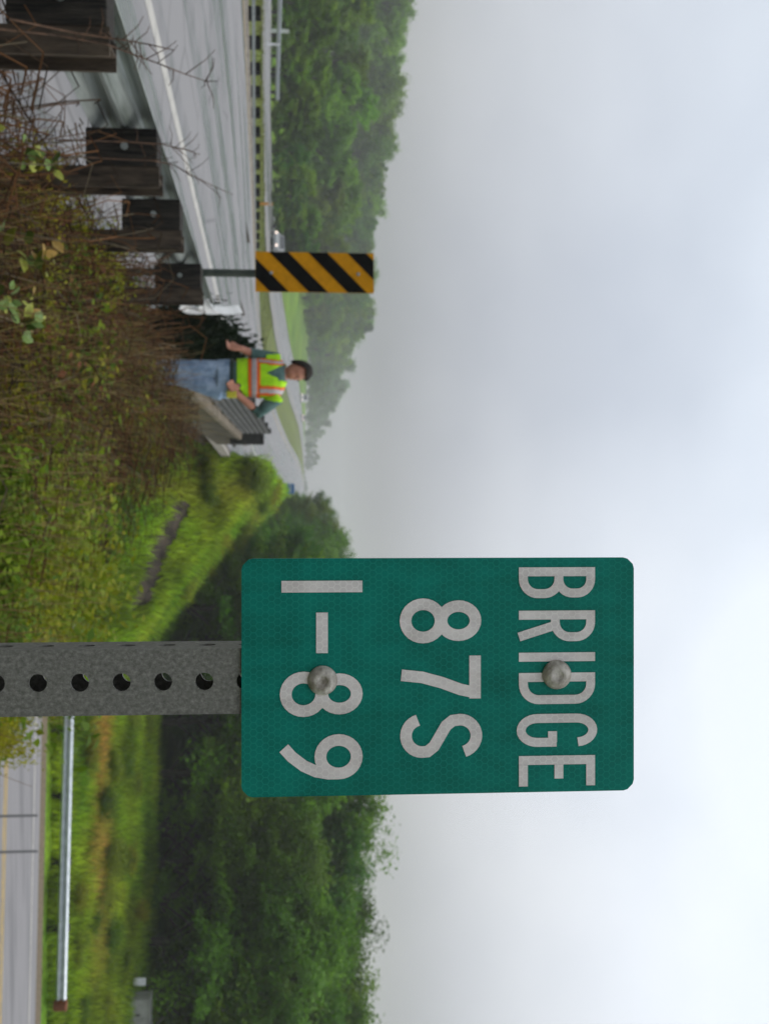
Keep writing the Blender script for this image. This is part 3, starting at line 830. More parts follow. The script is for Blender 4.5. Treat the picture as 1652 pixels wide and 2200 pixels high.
# ------------------------------------------------------------------ tree prototypes
M['bark'] = noise_mat('grey_brown_bark', (.03, .025, .02), (.09, .075, .06), 12, .95, bump=.6, stretch=(1, 1, .25))
M['leaf'] = leaf_mat('tree_leaves', 1.75, .35, .3)
M['leaf_near'] = leaf_mat('shrub_leaves', 1.0, .35, .15)
def tree_proto(hh, rx, nclump, nleaf, lsize, base=.12, shape=1.0, dark=(.020, .062, .010), light=(.10, .20, .018), seed=0, conifer=False):
    rg = np.random.default_rng(seed)
    if conifer:
        cz = base + (1 - base) * rg.random(nclump) ** .9
        an = rg.random(nclump) * 2 * math.pi
        rr = rx * np.clip(1.06 - cz, .03, 1) ** .8 * (.5 + .5 * rg.random(nclump))
        C = np.stack([rr * np.cos(an), rr * np.sin(an), cz * hh], 1)
        lob_t = rg.random(nclump); cr_ = np.full(nclump, rx * .16)
    else:
        nl = 11                                     # big limbs of foliage, each carrying sprays on its upper shell
        lz = base + (1 - base) * np.linspace(.16, .84, nl) + rg.normal(size=nl) * .03
        env = np.sqrt(np.clip(1 - ((lz - (.46 + .3 * base)) / .60) ** 2, .08, 1)) ** shape
        la = np.arange(nl) * 2.4 + rg.random(nl) * .9
        lr_ = rx * env * (.30 + .42 * rg.random(nl)); lr_[-1] *= .35
        LC = np.stack([lr_ * np.cos(la), lr_ * np.sin(la), lz * hh], 1)
        LR = rx * (.34 + .24 * rg.random(nl))
        li = rg.integers(0, nl, nclump)
        d = unit(rg.normal(size=(nclump, 3)) + np.array([0, 0, .45]) + .5 * unit(LC * np.array([1, 1, 0]) + 1e-6)[li])
        C = LC[li] + d * (LR[li] * (.55 + .6 * rg.random(nclump)))[:, None] * np.array([1, 1, .8])
        C[:, 2] = np.clip(C[:, 2], base * hh * .8, hh * .985)
        lob_t = np.clip(rg.random(nl)[li] * .6 + .4 * rg.random(nclump), 0, 1)
        cr_ = rx * .15 * np.exp(rg.normal(size=nclump) * .35)
    k = rg.choice(nclump, nleaf, p=cr_ ** 1.6 / (cr_ ** 1.6).sum())
    ax = unit(unit(C - np.array([0, 0, hh * .4])) + np.array([0, 0, -.15]) + rg.normal(size=(nclump, 3)) * .45)
    pos = C[k] + ax[k] * (rg.uniform(-1, 1.2, nleaf) * cr_[k] * 1.1)[:, None] + rg.normal(size=(nleaf, 3)) * (cr_[k] * .42)[:, None] * np.array([1, 1, .6])
    nor = np.array([0, 0, .75]) + ax[k] * .5 + rg.normal(size=(nleaf, 3)) * .5
    tnt = np.clip(lob_t[k] * .65 + .35 * rg.random(nleaf), 0, 1)
    col = mixcol(dark, light, tnt)
    me = quads_mesh('crown', leaf_verts(pos, nor, lsize * (.6 + .8 * rg.random(nleaf))), 4, col)
    me.materials.append(M['leaf'])
    b = MB()
    bend = [(0, 0, -.4)]
    for q in range(1, 7):
        bend.append((.03 * hh * math.sin(q * 1.1 + seed) * q / 6, .03 * hh * math.cos(q * .9 + seed) * q / 6, hh * .9 * q / 6))
    b.tube(bend, [hh * .02 * (1 - .8 * q / 6) + .02 for q in range(7)], 7)
    for i in rg.choice(nclump, min(26, nclump), replace=False):
        c = C[i]; zb = max(.08 * hh, c[2] - .9 * math.hypot(c[0], c[1]) - .05 * hh)
        t = min(1, zb / (hh * .9)); s0 = Vector((bend[min(6, int(t * 6))][0], bend[min(6, int(t * 6))][1], zb))
        m_ = s0.lerp(Vector(c), .5) + Vector((0, 0, .03 * hh))
        b.tube([s0, m_, c], [hh * .007, hh * .0045, .012], 5, False)
    tm = b.mesh('trunk', True); tm.materials.append(M['bark'])
    return tm, me, hh
PROTO = {
    'near': [tree_proto(10, 4.0, 150, 34000, .105, .16, .6, (.014, .046, .006), (.125, .22, .010), seed=11), tree_proto(10, 3.6, 140, 32000, .105, .12, .7, (.012, .040, .007), (.095, .185, .012), seed=12),
             tree_proto(10, 3.2, 130, 30000, .10, .10, .6, (.018, .055, .006), (.15, .245, .012), seed=13), tree_proto(10, 4.3, 150, 34000, .11, .20, .6, (.010, .034, .006), (.08, .16, .010), seed=14)],
    'mid': [tree_proto(10, 3.8, 110, 15000, .16, .03, .6, (.016, .056, .008), (.125, .225, .014), seed=21), tree_proto(10, 3.3, 100, 14000, .16, .04, .7, (.014, .05, .010), (.095, .19, .016), seed=22),
            tree_proto(10, 3.0, 100, 14000, .15, .04, .6, (.02, .06, .008), (.155, .255, .014), seed=23)],
    'far': [tree_proto(10, 3.6, 80, 5000, .30, .02, .6, (.03, .075, .02), (.09, .16, .03), seed=31), tree_proto(10, 3.0, 70, 4600, .30, .02, .6, (.025, .065, .02), (.08, .145, .03), seed=32)],
    'conifer': [tree_proto(10, 2.3, 120, 9000, .17, .04, 1, (.02, .045, .018), (.045, .085, .03), seed=41, conifer=True)],
}
def plant_tree(kind, x, y, hgt, label, group, wide=1.0, name='leafy_tree', sink=.25):
    tm, cm, hh = random.choice(PROTO[kind])
    s_ = hgt / hh
    e = empty(name, (x, y, float(H(x, y)) - sink), label, 'tree', group)
    e.rotation_euler = (0, 0, random.random() * 6.28)
    e.scale = (s_ * wide, s_ * wide, s_)
    for nm, me in (('trunk', tm), ('crown', cm)):
        o = bpy.data.objects.new(nm, me); COL.objects.link(o); o.parent = e
    return e
def tree_px(kind, u, wtop, y, label, group, wide=1.0, **kw):
    x = P(u, wtop, y)[0]
    zt = px_to_z(wtop, y)
    hgt = max(2.0, zt - float(H(x, y)) + .3)
    return plant_tree(kind, x, y, hgt, label, group, wide, **kw)

# hillside wood beyond the opposite carriageway
skyl_u = [-200, 0, 60, 120, 200, 300, 345, 400, 470, 540, 640, 715, 735, 800, 850, 900, 950, 985]
skyl_w = [895, 886, 876, 868, 862, 853, 842, 826, 812, 803, 800, 792, 765, 752, 742, 712, 688, 672]
SK = lambda u: float(np.interp(u, skyl_u, skyl_w))
gA = 'trees in the wood beyond the opposite carriageway'
for u in range(-60, 560, 34):
    tree_px('mid', u + random.uniform(-12, 12), random.uniform(655, 735), random.uniform(88, 98) + u * .055, 'bushy green tree at the front of the wood beyond the opposite carriageway', gA + ', front row', 1.25)
for u in range(-80, 560, 40):
    tree_px('mid', u + random.uniform(-15, 15), 600 + (SK(u) - 600) * random.uniform(.6, .78), random.uniform(118, 150) + u * .08, 'taller green tree in the middle of the wood beyond the opposite carriageway', gA + ', middle row', 1.05)
for u in range(-100, 600, 19):
    tree_px('mid', u + random.uniform(-8, 8), SK(u) - random.uniform(0, 14), random.uniform(215, 250) + u * .10, 'tall hazy tree on the skyline of the wood beyond the opposite carriageway', gA + ', back row', .95)
# foggy wood further along
gB = 'foggy trees along the far carriageway'
for u in range(560, 1000, 15):
    y = np.interp(u, [560, 700, 860, 1000], [290, 380, 620, 840]) * random.uniform(.95, 1.1)
    tree_px('mid' if u < 760 else 'far', u + random.uniform(-8, 8), SK(u) - random.uniform(0, 13), y, 'fog-pale tree on the skyline where the far carriageway climbs', gB + ', skyline', 1.0)
for u in range(560, 960, 26):
    y = np.interp(u, [560, 700, 860, 1000], [240, 320, 520, 760]) * random.uniform(.97, 1.05)
    base = np.interp(u, [560, 760, 900, 1000], [600, 625, 645, 655])
    tree_px('mid' if u < 760 else 'far', u + random.uniform(-8, 8), base + (SK(u) - base) * random.uniform(.4, .65), y, 'lower fog-pale bushy tree edging the far carriageway', gB + ', lower row', 1.3)
for u in (650, 678, 704):
    tree_px('conifer', u, SK(u) + random.uniform(-4, 8), 365, 'dark pointed conifer rising above the foggy wood', 'conifers above the foggy wood', .9, name='conifer_tree')
for u, w in ((982, 684), (1000, 676)):
    tree_px('far', u, w, 800, 'round grey-green tree standing in fog at the road bend', 'round foggy trees at the bend', 1.3)
for u in range(1015, 1075, 11):
    tree_px('far', u, random.uniform(656, 664), 860, 'low grey tree almost lost in the fog', 'low trees lost in fog', 1.7)
# trees beside the grass slope, left of and behind the sign
gC = 'trees at the head of the grass slope'
for u, w, y in ((1105, 690, 132), (1130, 716, 122), (1160, 744, 112), (1192, 752, 108), (1225, 748, 104), (1258, 742, 100), (1165, 640, 98), (1215, 660, 92)):
    tree_px('near', u, w, y, 'rounded green tree at the head of the grass slope beside the sign', gC, 1.15, sink=.5)
gD = 'shrubby trees along the grass slope'
for u, w, y in ((1090, 632, 110), (1105, 612, 92), (1130, 600, 82), (1160, 570, 74), (1195, 585, 72), (1190, 540, 66), (1235, 530, 62)):
    tree_px('near', u, w, y, 'low bushy tree spilling down the edge of the grass slope', gD, 1.15, sink=.4)
# dark wood beyond the lower road
gE = 'trees in the dark wood beyond the lower road'
su = [1180, 1300, 1540, 1720, 1770, 1800, 1850, 1905, 1950, 2000, 2060, 2100, 2160, 2300]
sw = [700, 720, 760, 776, 768, 786, 752, 745, 782, 778, 802, 776, 786, 790]
for u in range(1240, 2380, 62):
    tree_px('near', u + random.uniform(-14, 14), float(np.interp(u, su, sw)) - random.uniform(-6, 30), random.uniform(61, 66) - max(0, u - 1500) * .0085, 'tall leafy tree on the skyline of the dark wood beyond the lower road', gE + ', skyline', 1.05)
for u in range(1290, 2380, 92):
    tree_px('near', u + random.uniform(-20, 20), random.uniform(640, 735), random.uniform(55.0, 58.0) - max(0, u - 1500) * .0105, 'broad leafy tree overhanging the grass field at the edge of the dark wood', gE + ', front', 1.15)
for u in range(1260, 2400, 50):
    tree_px('near', u, random.uniform(600, 680), random.uniform(69, 80), 'shaded tree deep inside the wood beyond the lower road', gE + ', interior', 1.4)
for u in (1560, 1690, 1800, 1930, 2020, 2250):
    tree_px('near', u + random.uniform(-20, 20), random.uniform(400, 450), 58.5 - max(0, u - 1500) * .010, 'low understorey tree in the shade of the dark wood', gE + ', understorey', 1.5)

# ------------------------------------------------------------------ near shrubs
def shrub_proto(nl, ls, dark, light, seed, rx=.55, hh=.8):
    rg = np.random.default_rng(seed)
    nst = 26
    b = MB(); tips = []
    for i in range(nst):
        a = rg.random() * 6.283; r_ = rx * (.3 + .8 * rg.random()); h_ = hh * (.5 + .55 * rg.random())
        e = Vector((r_ * math.cos(a), r_ * math.sin(a), h_)); m_ = e * .5 + Vector((0, 0, .15 * hh))
        b.tube([(0.05 * math.cos(a), .05 * math.sin(a), -.15), m_, e], [.008, .006, .003], 4, False)
        for t in np.linspace(.25, 1, 6): tips.append(Vector((0, 0, 0)).lerp(m_, t * 2) if t < .5 else m_.lerp(e, t * 2 - 1))
    sm = b.mesh('stems'); sm.materials.append(M['twig'])
    T = np.array(tips)
    k = rg.integers(0, len(T), nl)
    d = rg.normal(size=(nl, 3)) * np.array([.1, .1, .085])
    pos = T[k] + d
    nor = np.array([0, -.2, .8]) + rg.normal(size=(nl, 3)) * .55
    col = mixcol(dark, light, np.clip(rg.random(len(T))[k] * .55 + rg.random(nl) * .45, 0, 1))
    me = quads_mesh('foliage', leaf_verts(pos, nor, ls * (.5 + .9 * rg.random(nl)), .5), 4, col)
    me.materials.append(M['leaf_near'])
    return sm, me
M['twig'] = noise_mat('brown_twig', (.03, .018, .011), (.10, .055, .032), 20, .9)
SH_G = [shrub_proto(3400, .032, (.04, .095, .008), (.21, .30, .016), 51), shrub_proto(3200, .035, (.06, .11, .008), (.29, .36, .018), 52), shrub_proto(3400, .03, (.028, .07, .008), (.15, .235, .016), 53), shrub_proto(3000, .03, (.10, .13, .008), (.36, .38, .02), 56)]
SH_Y = [shrub_proto(2600, .032, (.11, .13, .008), (.36, .36, .02), 54)]
SH_D = [shrub_proto(11000, .05, (.006, .014, .007), (.022, .04, .016), 55)]
def shrub(x, y, s_, protos, label, group, name='leafy_shrub', dz=0, wide=1.0):
    sm, fm = random.choice(protos)
    e = empty(name, (x, y, float(H(x, y)) + dz), label, 'shrub', group)
    e.rotation_euler = (random.uniform(-.1, .1), random.uniform(-.1, .1), random.random() * 6.28); e.scale = (s_ * wide, s_ * wide, s_)
    for nm, me in (('stems', sm), ('foliage', fm)):
        o = bpy.data.objects.new(nm, me); COL.objects.link(o); o.parent = e
    return e
# bushes on the bank below the sign (top at w)
def shrub_px(u, wtop, y, protos, label, group, **kw):
    x = P(u, wtop, y)[0]; hgt = px_to_z(wtop, y) - float(H(x, y))
    s_ = float(np.clip(hgt / .8, .45, 2.6))
    dz = max(0., hgt - .8 * s_) * 0
    return shrub(x, y, s_, protos, label, group, **kw)
gS = 'green bushes on the bank below the sign'
for y, us, wt in ((5.0, (970, 1040, 1110, 1185, 1255, 1320), (20, 60)), (6.0, (930, 1010, 1085, 1160, 1235, 1310), (80, 125)), (7.2, (900, 960, 1030, 1100, 1170, 1240, 1310), (135, 190)),
                  (8.8, (950, 1010, 1075, 1140, 1210, 1280), (180, 215)), (10.6, (930, 985, 1040), (225, 250))):
    for u in us:
        shrub_px(u + random.uniform(-15, 15), random.uniform(*wt), y + random.uniform(-.4, .4), SH_G, *((('leafy green bush in the dense growth beside the perforated post', gS + ' by the post')) if y < 6.6 else (('leafy green bush halfway between the brambles and the perforated post', gS + ' in the middle')) if y < 9.6 else (('leafy green bush growing up against the stony drainage channel', gS + ' by the channel'))), wide=1.15)
gS2 = 'yellow-green bushes beside the perforated post'
for u, w, y in ((1560, 34, 9.5), (1585, 44, 10.5), (1548, 54, 11.0)):
    shrub_px(u, w, y, SH_Y, 'yellow-green bush partly hiding the lower road beside the perforated post', gS2, wide=.6)
shrub_px(728, 515, 12.4, SH_D, 'dark evergreen bush behind the worker\'s hand at the rail end', None, name='evergreen_bush', wide=.36)
shrub_px(700, 470, 11.6, SH_D, 'small dark bush at the end of the guardrail', None, name='evergreen_bush', wide=.36)
gS3 = 'small green weeds among the brown brambles'
for u, w, y in ((560, 255, 7.2), (505, 200, 6.6), (745, 235, 7.8), (760, 180, 6.6), (850, 240, 8.2), (640, 300, 8.8), (420, 120, 5.6), (930, 330, 10.2), (880, 300, 9.2), (690, 110, 5.6), (900, 110, 5.6), (820, 60, 5.1), (925, 200, 7.2)):
    shrub_px(u, w, y, SH_G[:1] + SH_Y, 'low green weed growing through the brown brambles', gS3, name='weed_plant', wide=.8)

# ------------------------------------------------------------------ ground cover (uncountable)
def tint_pick(n, cols, wts):
    i = R.choice(len(cols), n, p=np.array(wts) / sum(wts)); return np.array(cols)[i] * (.7 + .6 * R.random((n, 1)))
# small leaves over the verge
n = 70000
x = R.uniform(-1.75, 1.6, n); y = 3.2 + 10.5 * R.random(n) ** 1.15
dens = vnoise(x * 2.2 + 7, y * 2.2); keep = (R.random(n) < (.2 + .9 * dens) * np.where(x > -.1, .30, 1) * np.where((x > -.6) & (y > 9.5), .3, 1))
x, y = x[keep], y[keep]; n = len(x)
hv = .08 + .42 * R.random(n) ** 1.4 * (.45 + vnoise(x * 1.3, y * 1.3 + 4)) * np.clip((x + 1.95) / .6, .25, 1)
pos = np.stack([x, y, H(x, y) + hv], 1)
gsel = np.clip(vnoise(x * 1.1 + 20, y * 1.1) * 1.5 - .16 + .55 * (x + .6) + .07 * (y - 6), 0, 1)
cols = np.where((R.random(n) < .12 + .75 * gsel)[:, None], tint_pick(n, [(.055, .12, .010), (.12, .19, .012), (.22, .23, .016)], [4, 4, 3]), tint_pick(n, [(.12, .065, .026), (.17, .11, .03), (.05, .034, .018), (.19, .085, .03)], [4, 4, 3, 1.5]))
nor = np.array([0, -.3, .8]) + R.normal(size=(n, 3)) * .6
o = link('ground_cover_leaves', quads_mesh('ground_cover_leaves', leaf_verts(pos, nor, .012 + .022 * R.random(n)), 4, cols), M['leaf_near'])
tag(o, 'small olive and brown leaves covering the verge', 'ground cover', kind='stuff')
# bramble and dead vine stems
n = 15000
x = R.uniform(-1.8, .6, n) - .25 * R.random(n); y = 3.0 + 10.5 * R.random(n) ** 1.15
keep = (x < -.55 - .09 * np.maximum(0, y - 7) + .8 * R.random(n) ** 2); x, y = x[keep], y[keep]; n = len(x)
hd = R.normal(loc=1.0, scale=.9, size=n); ln = .25 + .55 * R.random(n); ht = (.12 + .5 * R.random(n) ** 1.6) * np.clip((x + 2.0) / .5, .45, 1)
# some climb the posts and blocks of the guard rail
m = 650
x = np.concatenate([x, R.uniform(-1.62, -1.25, m)]); y = np.concatenate([y, R.uniform(3.2, 9.3, m)]); hd = np.concatenate([hd, R.normal(loc=1.9, scale=.8, size=m)])
ln = np.concatenate([ln, .15 + .4 * R.random(m)]); ht = np.concatenate([ht, .3 + .62 * R.random(m) ** 1.5]); n += m
base = np.stack([x, y, H(x, y) - .03], 1)
dv = np.stack([np.cos(hd), np.sin(hd), np.zeros(n)], 1)
side = np.stack([-np.sin(hd), np.cos(hd), np.zeros(n)], 1)
ts = np.linspace(0, 1, 5); bow = R.normal(size=n) * .12
pts = [base + dv * (ln * t)[:, None] + side * (bow * math.sin(math.pi * t))[:, None] + np.array([0, 0, 1.]) * (ht * (1.6 * t - 1.0 * t * t) / .64)[:, None] for t in ts]
wd = (.0014 + .0024 * R.random(n))[:, None]
Vs = []
for a in range(4):
    for ax in (np.array([0, 0, 1.]), None):
        off = (side if ax is None else ax) * wd
        Vs.append(np.stack([pts[a] - off, pts[a] + off, pts[a + 1] + off, pts[a + 1] - off], 1))
Vs = np.concatenate(Vs, 0)
cols = np.tile(tint_pick(n, [(.10, .055, .026), (.15, .078, .032), (.05, .034, .02), (.15, .125, .08)], [4, 3, 4, 1.2]), (8, 1))
M['stem'] = leaf_mat('bramble_stems', 1, .0, .0, .9)
o = link('bramble_stems', quads_mesh('bramble_stems', Vs.reshape(-1, 3), 4, cols), M['stem'])
tag(o, 'tangle of reddish brown bramble stems on the verge', 'brambles', kind='stuff')
n = 5200
x = R.uniform(-1.3, 1.5, n); y = 3.6 + 9.5 * R.random(n) ** 1.1
k = (x < -.7) | (y < 8.6); x, y = x[k], y[k]; n = len(x)
base = np.stack([x, y, H(x, y)], 1); hgt = (.35 + .5 * R.random(n))[:, None]
tip = base + np.stack([R.normal(size=n) * .25, R.normal(size=n) * .25, np.ones(n)], 1) * hgt
side = unit(np.stack([np.ones(n), R.normal(size=n) * .3, np.zeros(n)], 1)) * (.0014 + .0016 * R.random((n, 1)))
o = link('dry_stalks', quads_mesh('dry_stalks', np.stack([base - side, base + side, tip + side * .3, tip - side * .3], 1).reshape(-1, 3), 4, tint_pick(n, [(.30, .22, .10), (.22, .20, .06), (.20, .11, .05)], [3, 3, 2])), M['stem'])
tag(o, 'thin dry tan stalks standing up through the verge plants', 'stalks', kind='stuff')
ch_px = [(292, 1290), (308, 1240), (330, 1190), (352, 1140), (380, 1085)]
cp = np.array([hit(u, w, 30) for w, u in ch_px])
def chan_d(x, y):
    best = np.full(len(x), 1e9)
    for i in range(len(cp) - 1):
        d = cp[i + 1, :2] - cp[i, :2]; t = np.clip(((x - cp[i, 0]) * d[0] + (y - cp[i, 1]) * d[1]) / (d @ d), 0, 1)
        best = np.minimum(best, np.hypot(x - cp[i, 0] - t * d[0], (y - cp[i, 1] - t * d[1]) * .5))
    return best
# grass on slopes and the field
def grass(name, x, y, hmin, hmax, wdt, label, lean=.35, boost=1.0):
    k = chan_d(x, y) > .14 + .2 * vnoise(x * 3, y * 2); x, y = x[k], y[k]
    n = len(x)
    c = cover_colour(x, y) * (.45 + 1.1 * R.random((n, 1))) * boost
    hgt = hmin + (hmax - hmin) * R.random(n) ** 1.3
    base = np.stack([x, y, H(x, y) - .03], 1)
    a = R.random(n) * 6.283
    s_ = np.stack([np.cos(a), np.sin(a), 0 * a], 1) * (wdt * (.6 + .8 * R.random(n)))[:, None]
    tip = base + np.stack([R.normal(size=n) * lean, R.normal(size=n) * lean, np.ones(n)], 1) * hgt[:, None]
    o = link(name, quads_mesh(name, np.stack([base - s_, base + s_, tip], 1).reshape(-1, 3), 3, c), M['grass'])
    return tag(o, label, 'grass', kind='stuff')
M['grass'] = leaf_mat('grass_blades', 1.25, .4, .0, .6)
n = 120000
x = R.uniform(-2, 24, n); yr = R.uniform(33.3, 53, n); y = yr - .1 * (x - 10)
k = (y > 33.8 - .1 * (x - 10)); grass('field_grass', x[k], y[k],   .15, .6, .045, 'rough green grass with a dry strip behind the lower guardrail', boost=1.25)
n = 60000
y = 34 + 60 * R.random(n) ** 1.5; x = R.uniform(-2.1, 6, n)
grass('slope_grass', x, y,   .2, .7, .05, 'bright green grass on the slope falling from the highway', boost=1.6)
n = 50000
y = 24 + 110 * R.random(n) ** 1.4; x = R.uniform(-22.8, -14.7, n)
grass('median_grass', x, y, .08, .25, .03, 'mown grass on the median between the carriageways')
n = 30000
x = R.uniform(.3, 9, n); y = R.uniform(9, 23.5, n); k = (H(x, y) < -2.0); grass('bank_grass', x[k], y[k], .1, .35, .018, 'rough grass on the bank down to the lower road')
gW = 'weed tufts in the rough grass beyond the lower road'
for k in range(46):
    xx, yr_ = random.uniform(5, 19), random.uniform(34.6, 50); yy_ = yr_ - .1 * (xx - 10)
    shrub(xx, yy_, random.uniform(.45, 1.0), SH_G, 'leafy weed tuft in the rough grass beyond the lower guardrail', gW, name='weed_tuft', wide=random.uniform(1.0, 1.7))
gW2 = 'weed tufts on the grass slope'
for k in range(34):
    yy_ = random.uniform(36, 62); xx = random.uniform(-1.8, 3.2)
    if chan_d(np.array([xx]), np.array([yy_]))[0] > .8:
        shrub(xx, yy_, random.uniform(.5, 1.2), SH_G, 'leafy weed tuft on the slope falling from the highway', gW2, name='weed_tuft', wide=random.uniform(1.0, 1.6))
# verge of tall pinkish stalks and dark stones along the drainage channel
n = 1500
t = R.random(n) * (len(cp) - 1); i = t.astype(int); f = (t - i)[:, None]
q = cp[i] * (1 - f) + cp[np.minimum(i + 1, len(cp) - 1)] * f
q[:, :2] += R.normal(size=(n, 2)) * np.array([.16, .3]); q[:, 2] = H(q[:, 0], q[:, 1])
b = MB()
for k in range(n):
    s_ = .08 + .16 * random.random(); c = Vector(q[k])
    vs = [c + Vector((random.uniform(-1, 1), random.uniform(-1, 1), random.uniform(-.6, 1))).normalized() * s_ for _ in range(6)]
    b.add([c + Vector((s_ * a_, s_ * b_ * random.uniform(.7, 1.2), s_ * c_ * .7)) for a_, b_, c_ in ((1, 0, 0), (-1, 0, 0), (0, 1, 0), (0, -1, 0), (.1, .1, 1), (0, 0, -1))],
          [(0, 2, 4), (2, 1, 4), (1, 3, 4), (3, 0, 4), (2, 0, 5), (1, 2, 5), (3, 1, 5), (0, 3, 5)])
o = b.build('channel_stones', noise_mat('dark_wet_stone', (.018, .014, .010), (.085, .064, .045), 2.2, .85))
tag(o, 'dark wet stones lining the drainage channel on the grass slope', 'stones', kind='stuff')

# ------------------------------------------------------------------ vines with leaves one can pick apart
def leaf_shape(s_):
    return MB().add([(0, 0, 0), (s_ * .42, s_ * .35, s_ * .08), (s_ * .36, s_ * .75, s_ * .06), (0, s_ * 1.15, -s_ * .08), (-s_ * .36, s_ * .75, s_ * .06), (-s_ * .42, s_ * .35, s_ * .08), (0, s_ * .5, 0)],
                    [(0, 1, 6), (1, 2, 6), (2, 3, 6), (3, 4, 6), (4, 5, 6), (5, 0, 6)])
M['vine_leaf'] = [noise_mat('yellow_green_leaf', (.16, .20, .02), (.32, .32, .04), 30, .5), noise_mat('green_leaf', (.06, .12, .02), (.15, .22, .04), 30, .5), noise_mat('ochre_leaf', (.25, .15, .03), (.34, .22, .04), 30, .5)]
LM = []
for m_ in M['vine_leaf']:
    me = leaf_shape(.05).mesh('leaf'); me.materials.append(m_); LM.append(me)
def vine(pts, nleaf, label, mats=(0, 0, 1, 2), r=.005, size=1.0):
    base = Vector(pts[0])
    e = empty('leafy_vine', base, label, 'vine', 'leafy vines on the brambles')
    b = MB(); b.tube([Vector(p) - base for p in pts], [r * (1 - .6 * i / len(pts)) for i in range(len(pts))], 5)
    o = b.build('stem', M['twig'], None); o.parent = e
    for k in range(nleaf):
        t = random.random() * (len(pts) - 1); i = min(int(t), len(pts) - 2)
        p = Vector(pts[i]).lerp(Vector(pts[i + 1]), t - i) - base
        lf = bpy.data.objects.new('leaf', LM[random.choice(mats)]); COL.objects.link(lf); lf.parent = e
        lf.location = p + Vector((random.uniform(-.05, .05), random.uniform(-.05, .05), random.uniform(-.02, .05)))
        lf.rotation_euler = (random.uniform(.2, 1.3), random.uniform(-.5, .5), random.random() * 6.28); lf.scale = (size * random.uniform(.7, 1.3),) * 3
    return e
def vine_px(seq, y, nleaf, label, **kw):
    pts = [P(u, w, y + dy) for u, w, dy in seq]
    return vine(pts, nleaf, label, **kw)
vine_px([(500, -20, 0), (530, 30, .05), (560, 70, .1), (540, 110, .1)], 4.4, 20, 'yellow-green vine spray rooted below the second guardrail post', size=1.0)
vine_px([(600, -25, 0), (640, 20, .05), (680, 55, .1), (720, 50, .1)], 4.3, 20, 'vine spray with ochre and yellow leaves among the brambles', size=1.0)
vine_px([(280, -20, 0), (320, 30, .05), (345, 75, .1), (370, 120, .1)], 4.4, 16, 'green vine spray climbing near the first guardrail posts', mats=(1, 0), size=.9)
vine_px([(640, -10, 0), (650, 10, .05), (690, 35, 0)], 4.2, 10, 'short vine spray with green leaves at the bramble edge', mats=(1, 1, 0), size=.9)
# bare canes arching over the guard rail
def cane(seq, y, label):
    pts = [P(u, w, y + dy) for u, w, dy in seq]
    base = Vector(pts[0])
    e = empty('bare_cane', base, label, 'cane', 'bare canes arching over the guardrail')
    b = MB(); b.tube([Vector(p) - base for p in pts], [.0042 - .003 * i / len(pts) for i in range(len(pts))], 5)
    for k in range(14):
        t = .25 * (len(pts) - 1) + random.random() * .75 * (len(pts) - 1); i = min(int(t), len(pts) - 2)
        p = Vector(pts[i]).lerp(Vector(pts[i + 1]), t - i) - base
        d = Vector((random.uniform(-.1, .12), random.uniform(-.1, .1), random.uniform(-.03, .12)))
        b.tube([p, p + d * .6 + Vector((0, 0, .01)), p + d], [.0022, .0016, .001], 4, False)
    o = b.build('stem', M['twig'], None); o.parent = e
cane([(60, -20, -.2), (75, 120, 0), (95, 230, .1), (118, 290, .25), (138, 345, .4), (160, 400, .6), (175, 445, .7)], 3.7, 'bare cane beside the first block of the guardrail')
cane([(40, 20, -.2), (70, 160, 0), (85, 260, .1), (95, 320, .25), (108, 375, .4)], 3.7, 'shorter bare cane beside the first block of the guardrail')
cane([(330, 60, -.2), (340, 220, 0), (345, 330, .1), (355, 375, .25), (375, 410, .4), (400, 460, .6), (418, 500, .7)], 5.2, 'bare cane beside the second block of the guardrail')
cane([(300, 120, -.2), (305, 280, 0), (310, 350, .1), (322, 400, .25), (332, 430, .4)], 5.2, 'shorter bare cane beside the second block of the guardrail')

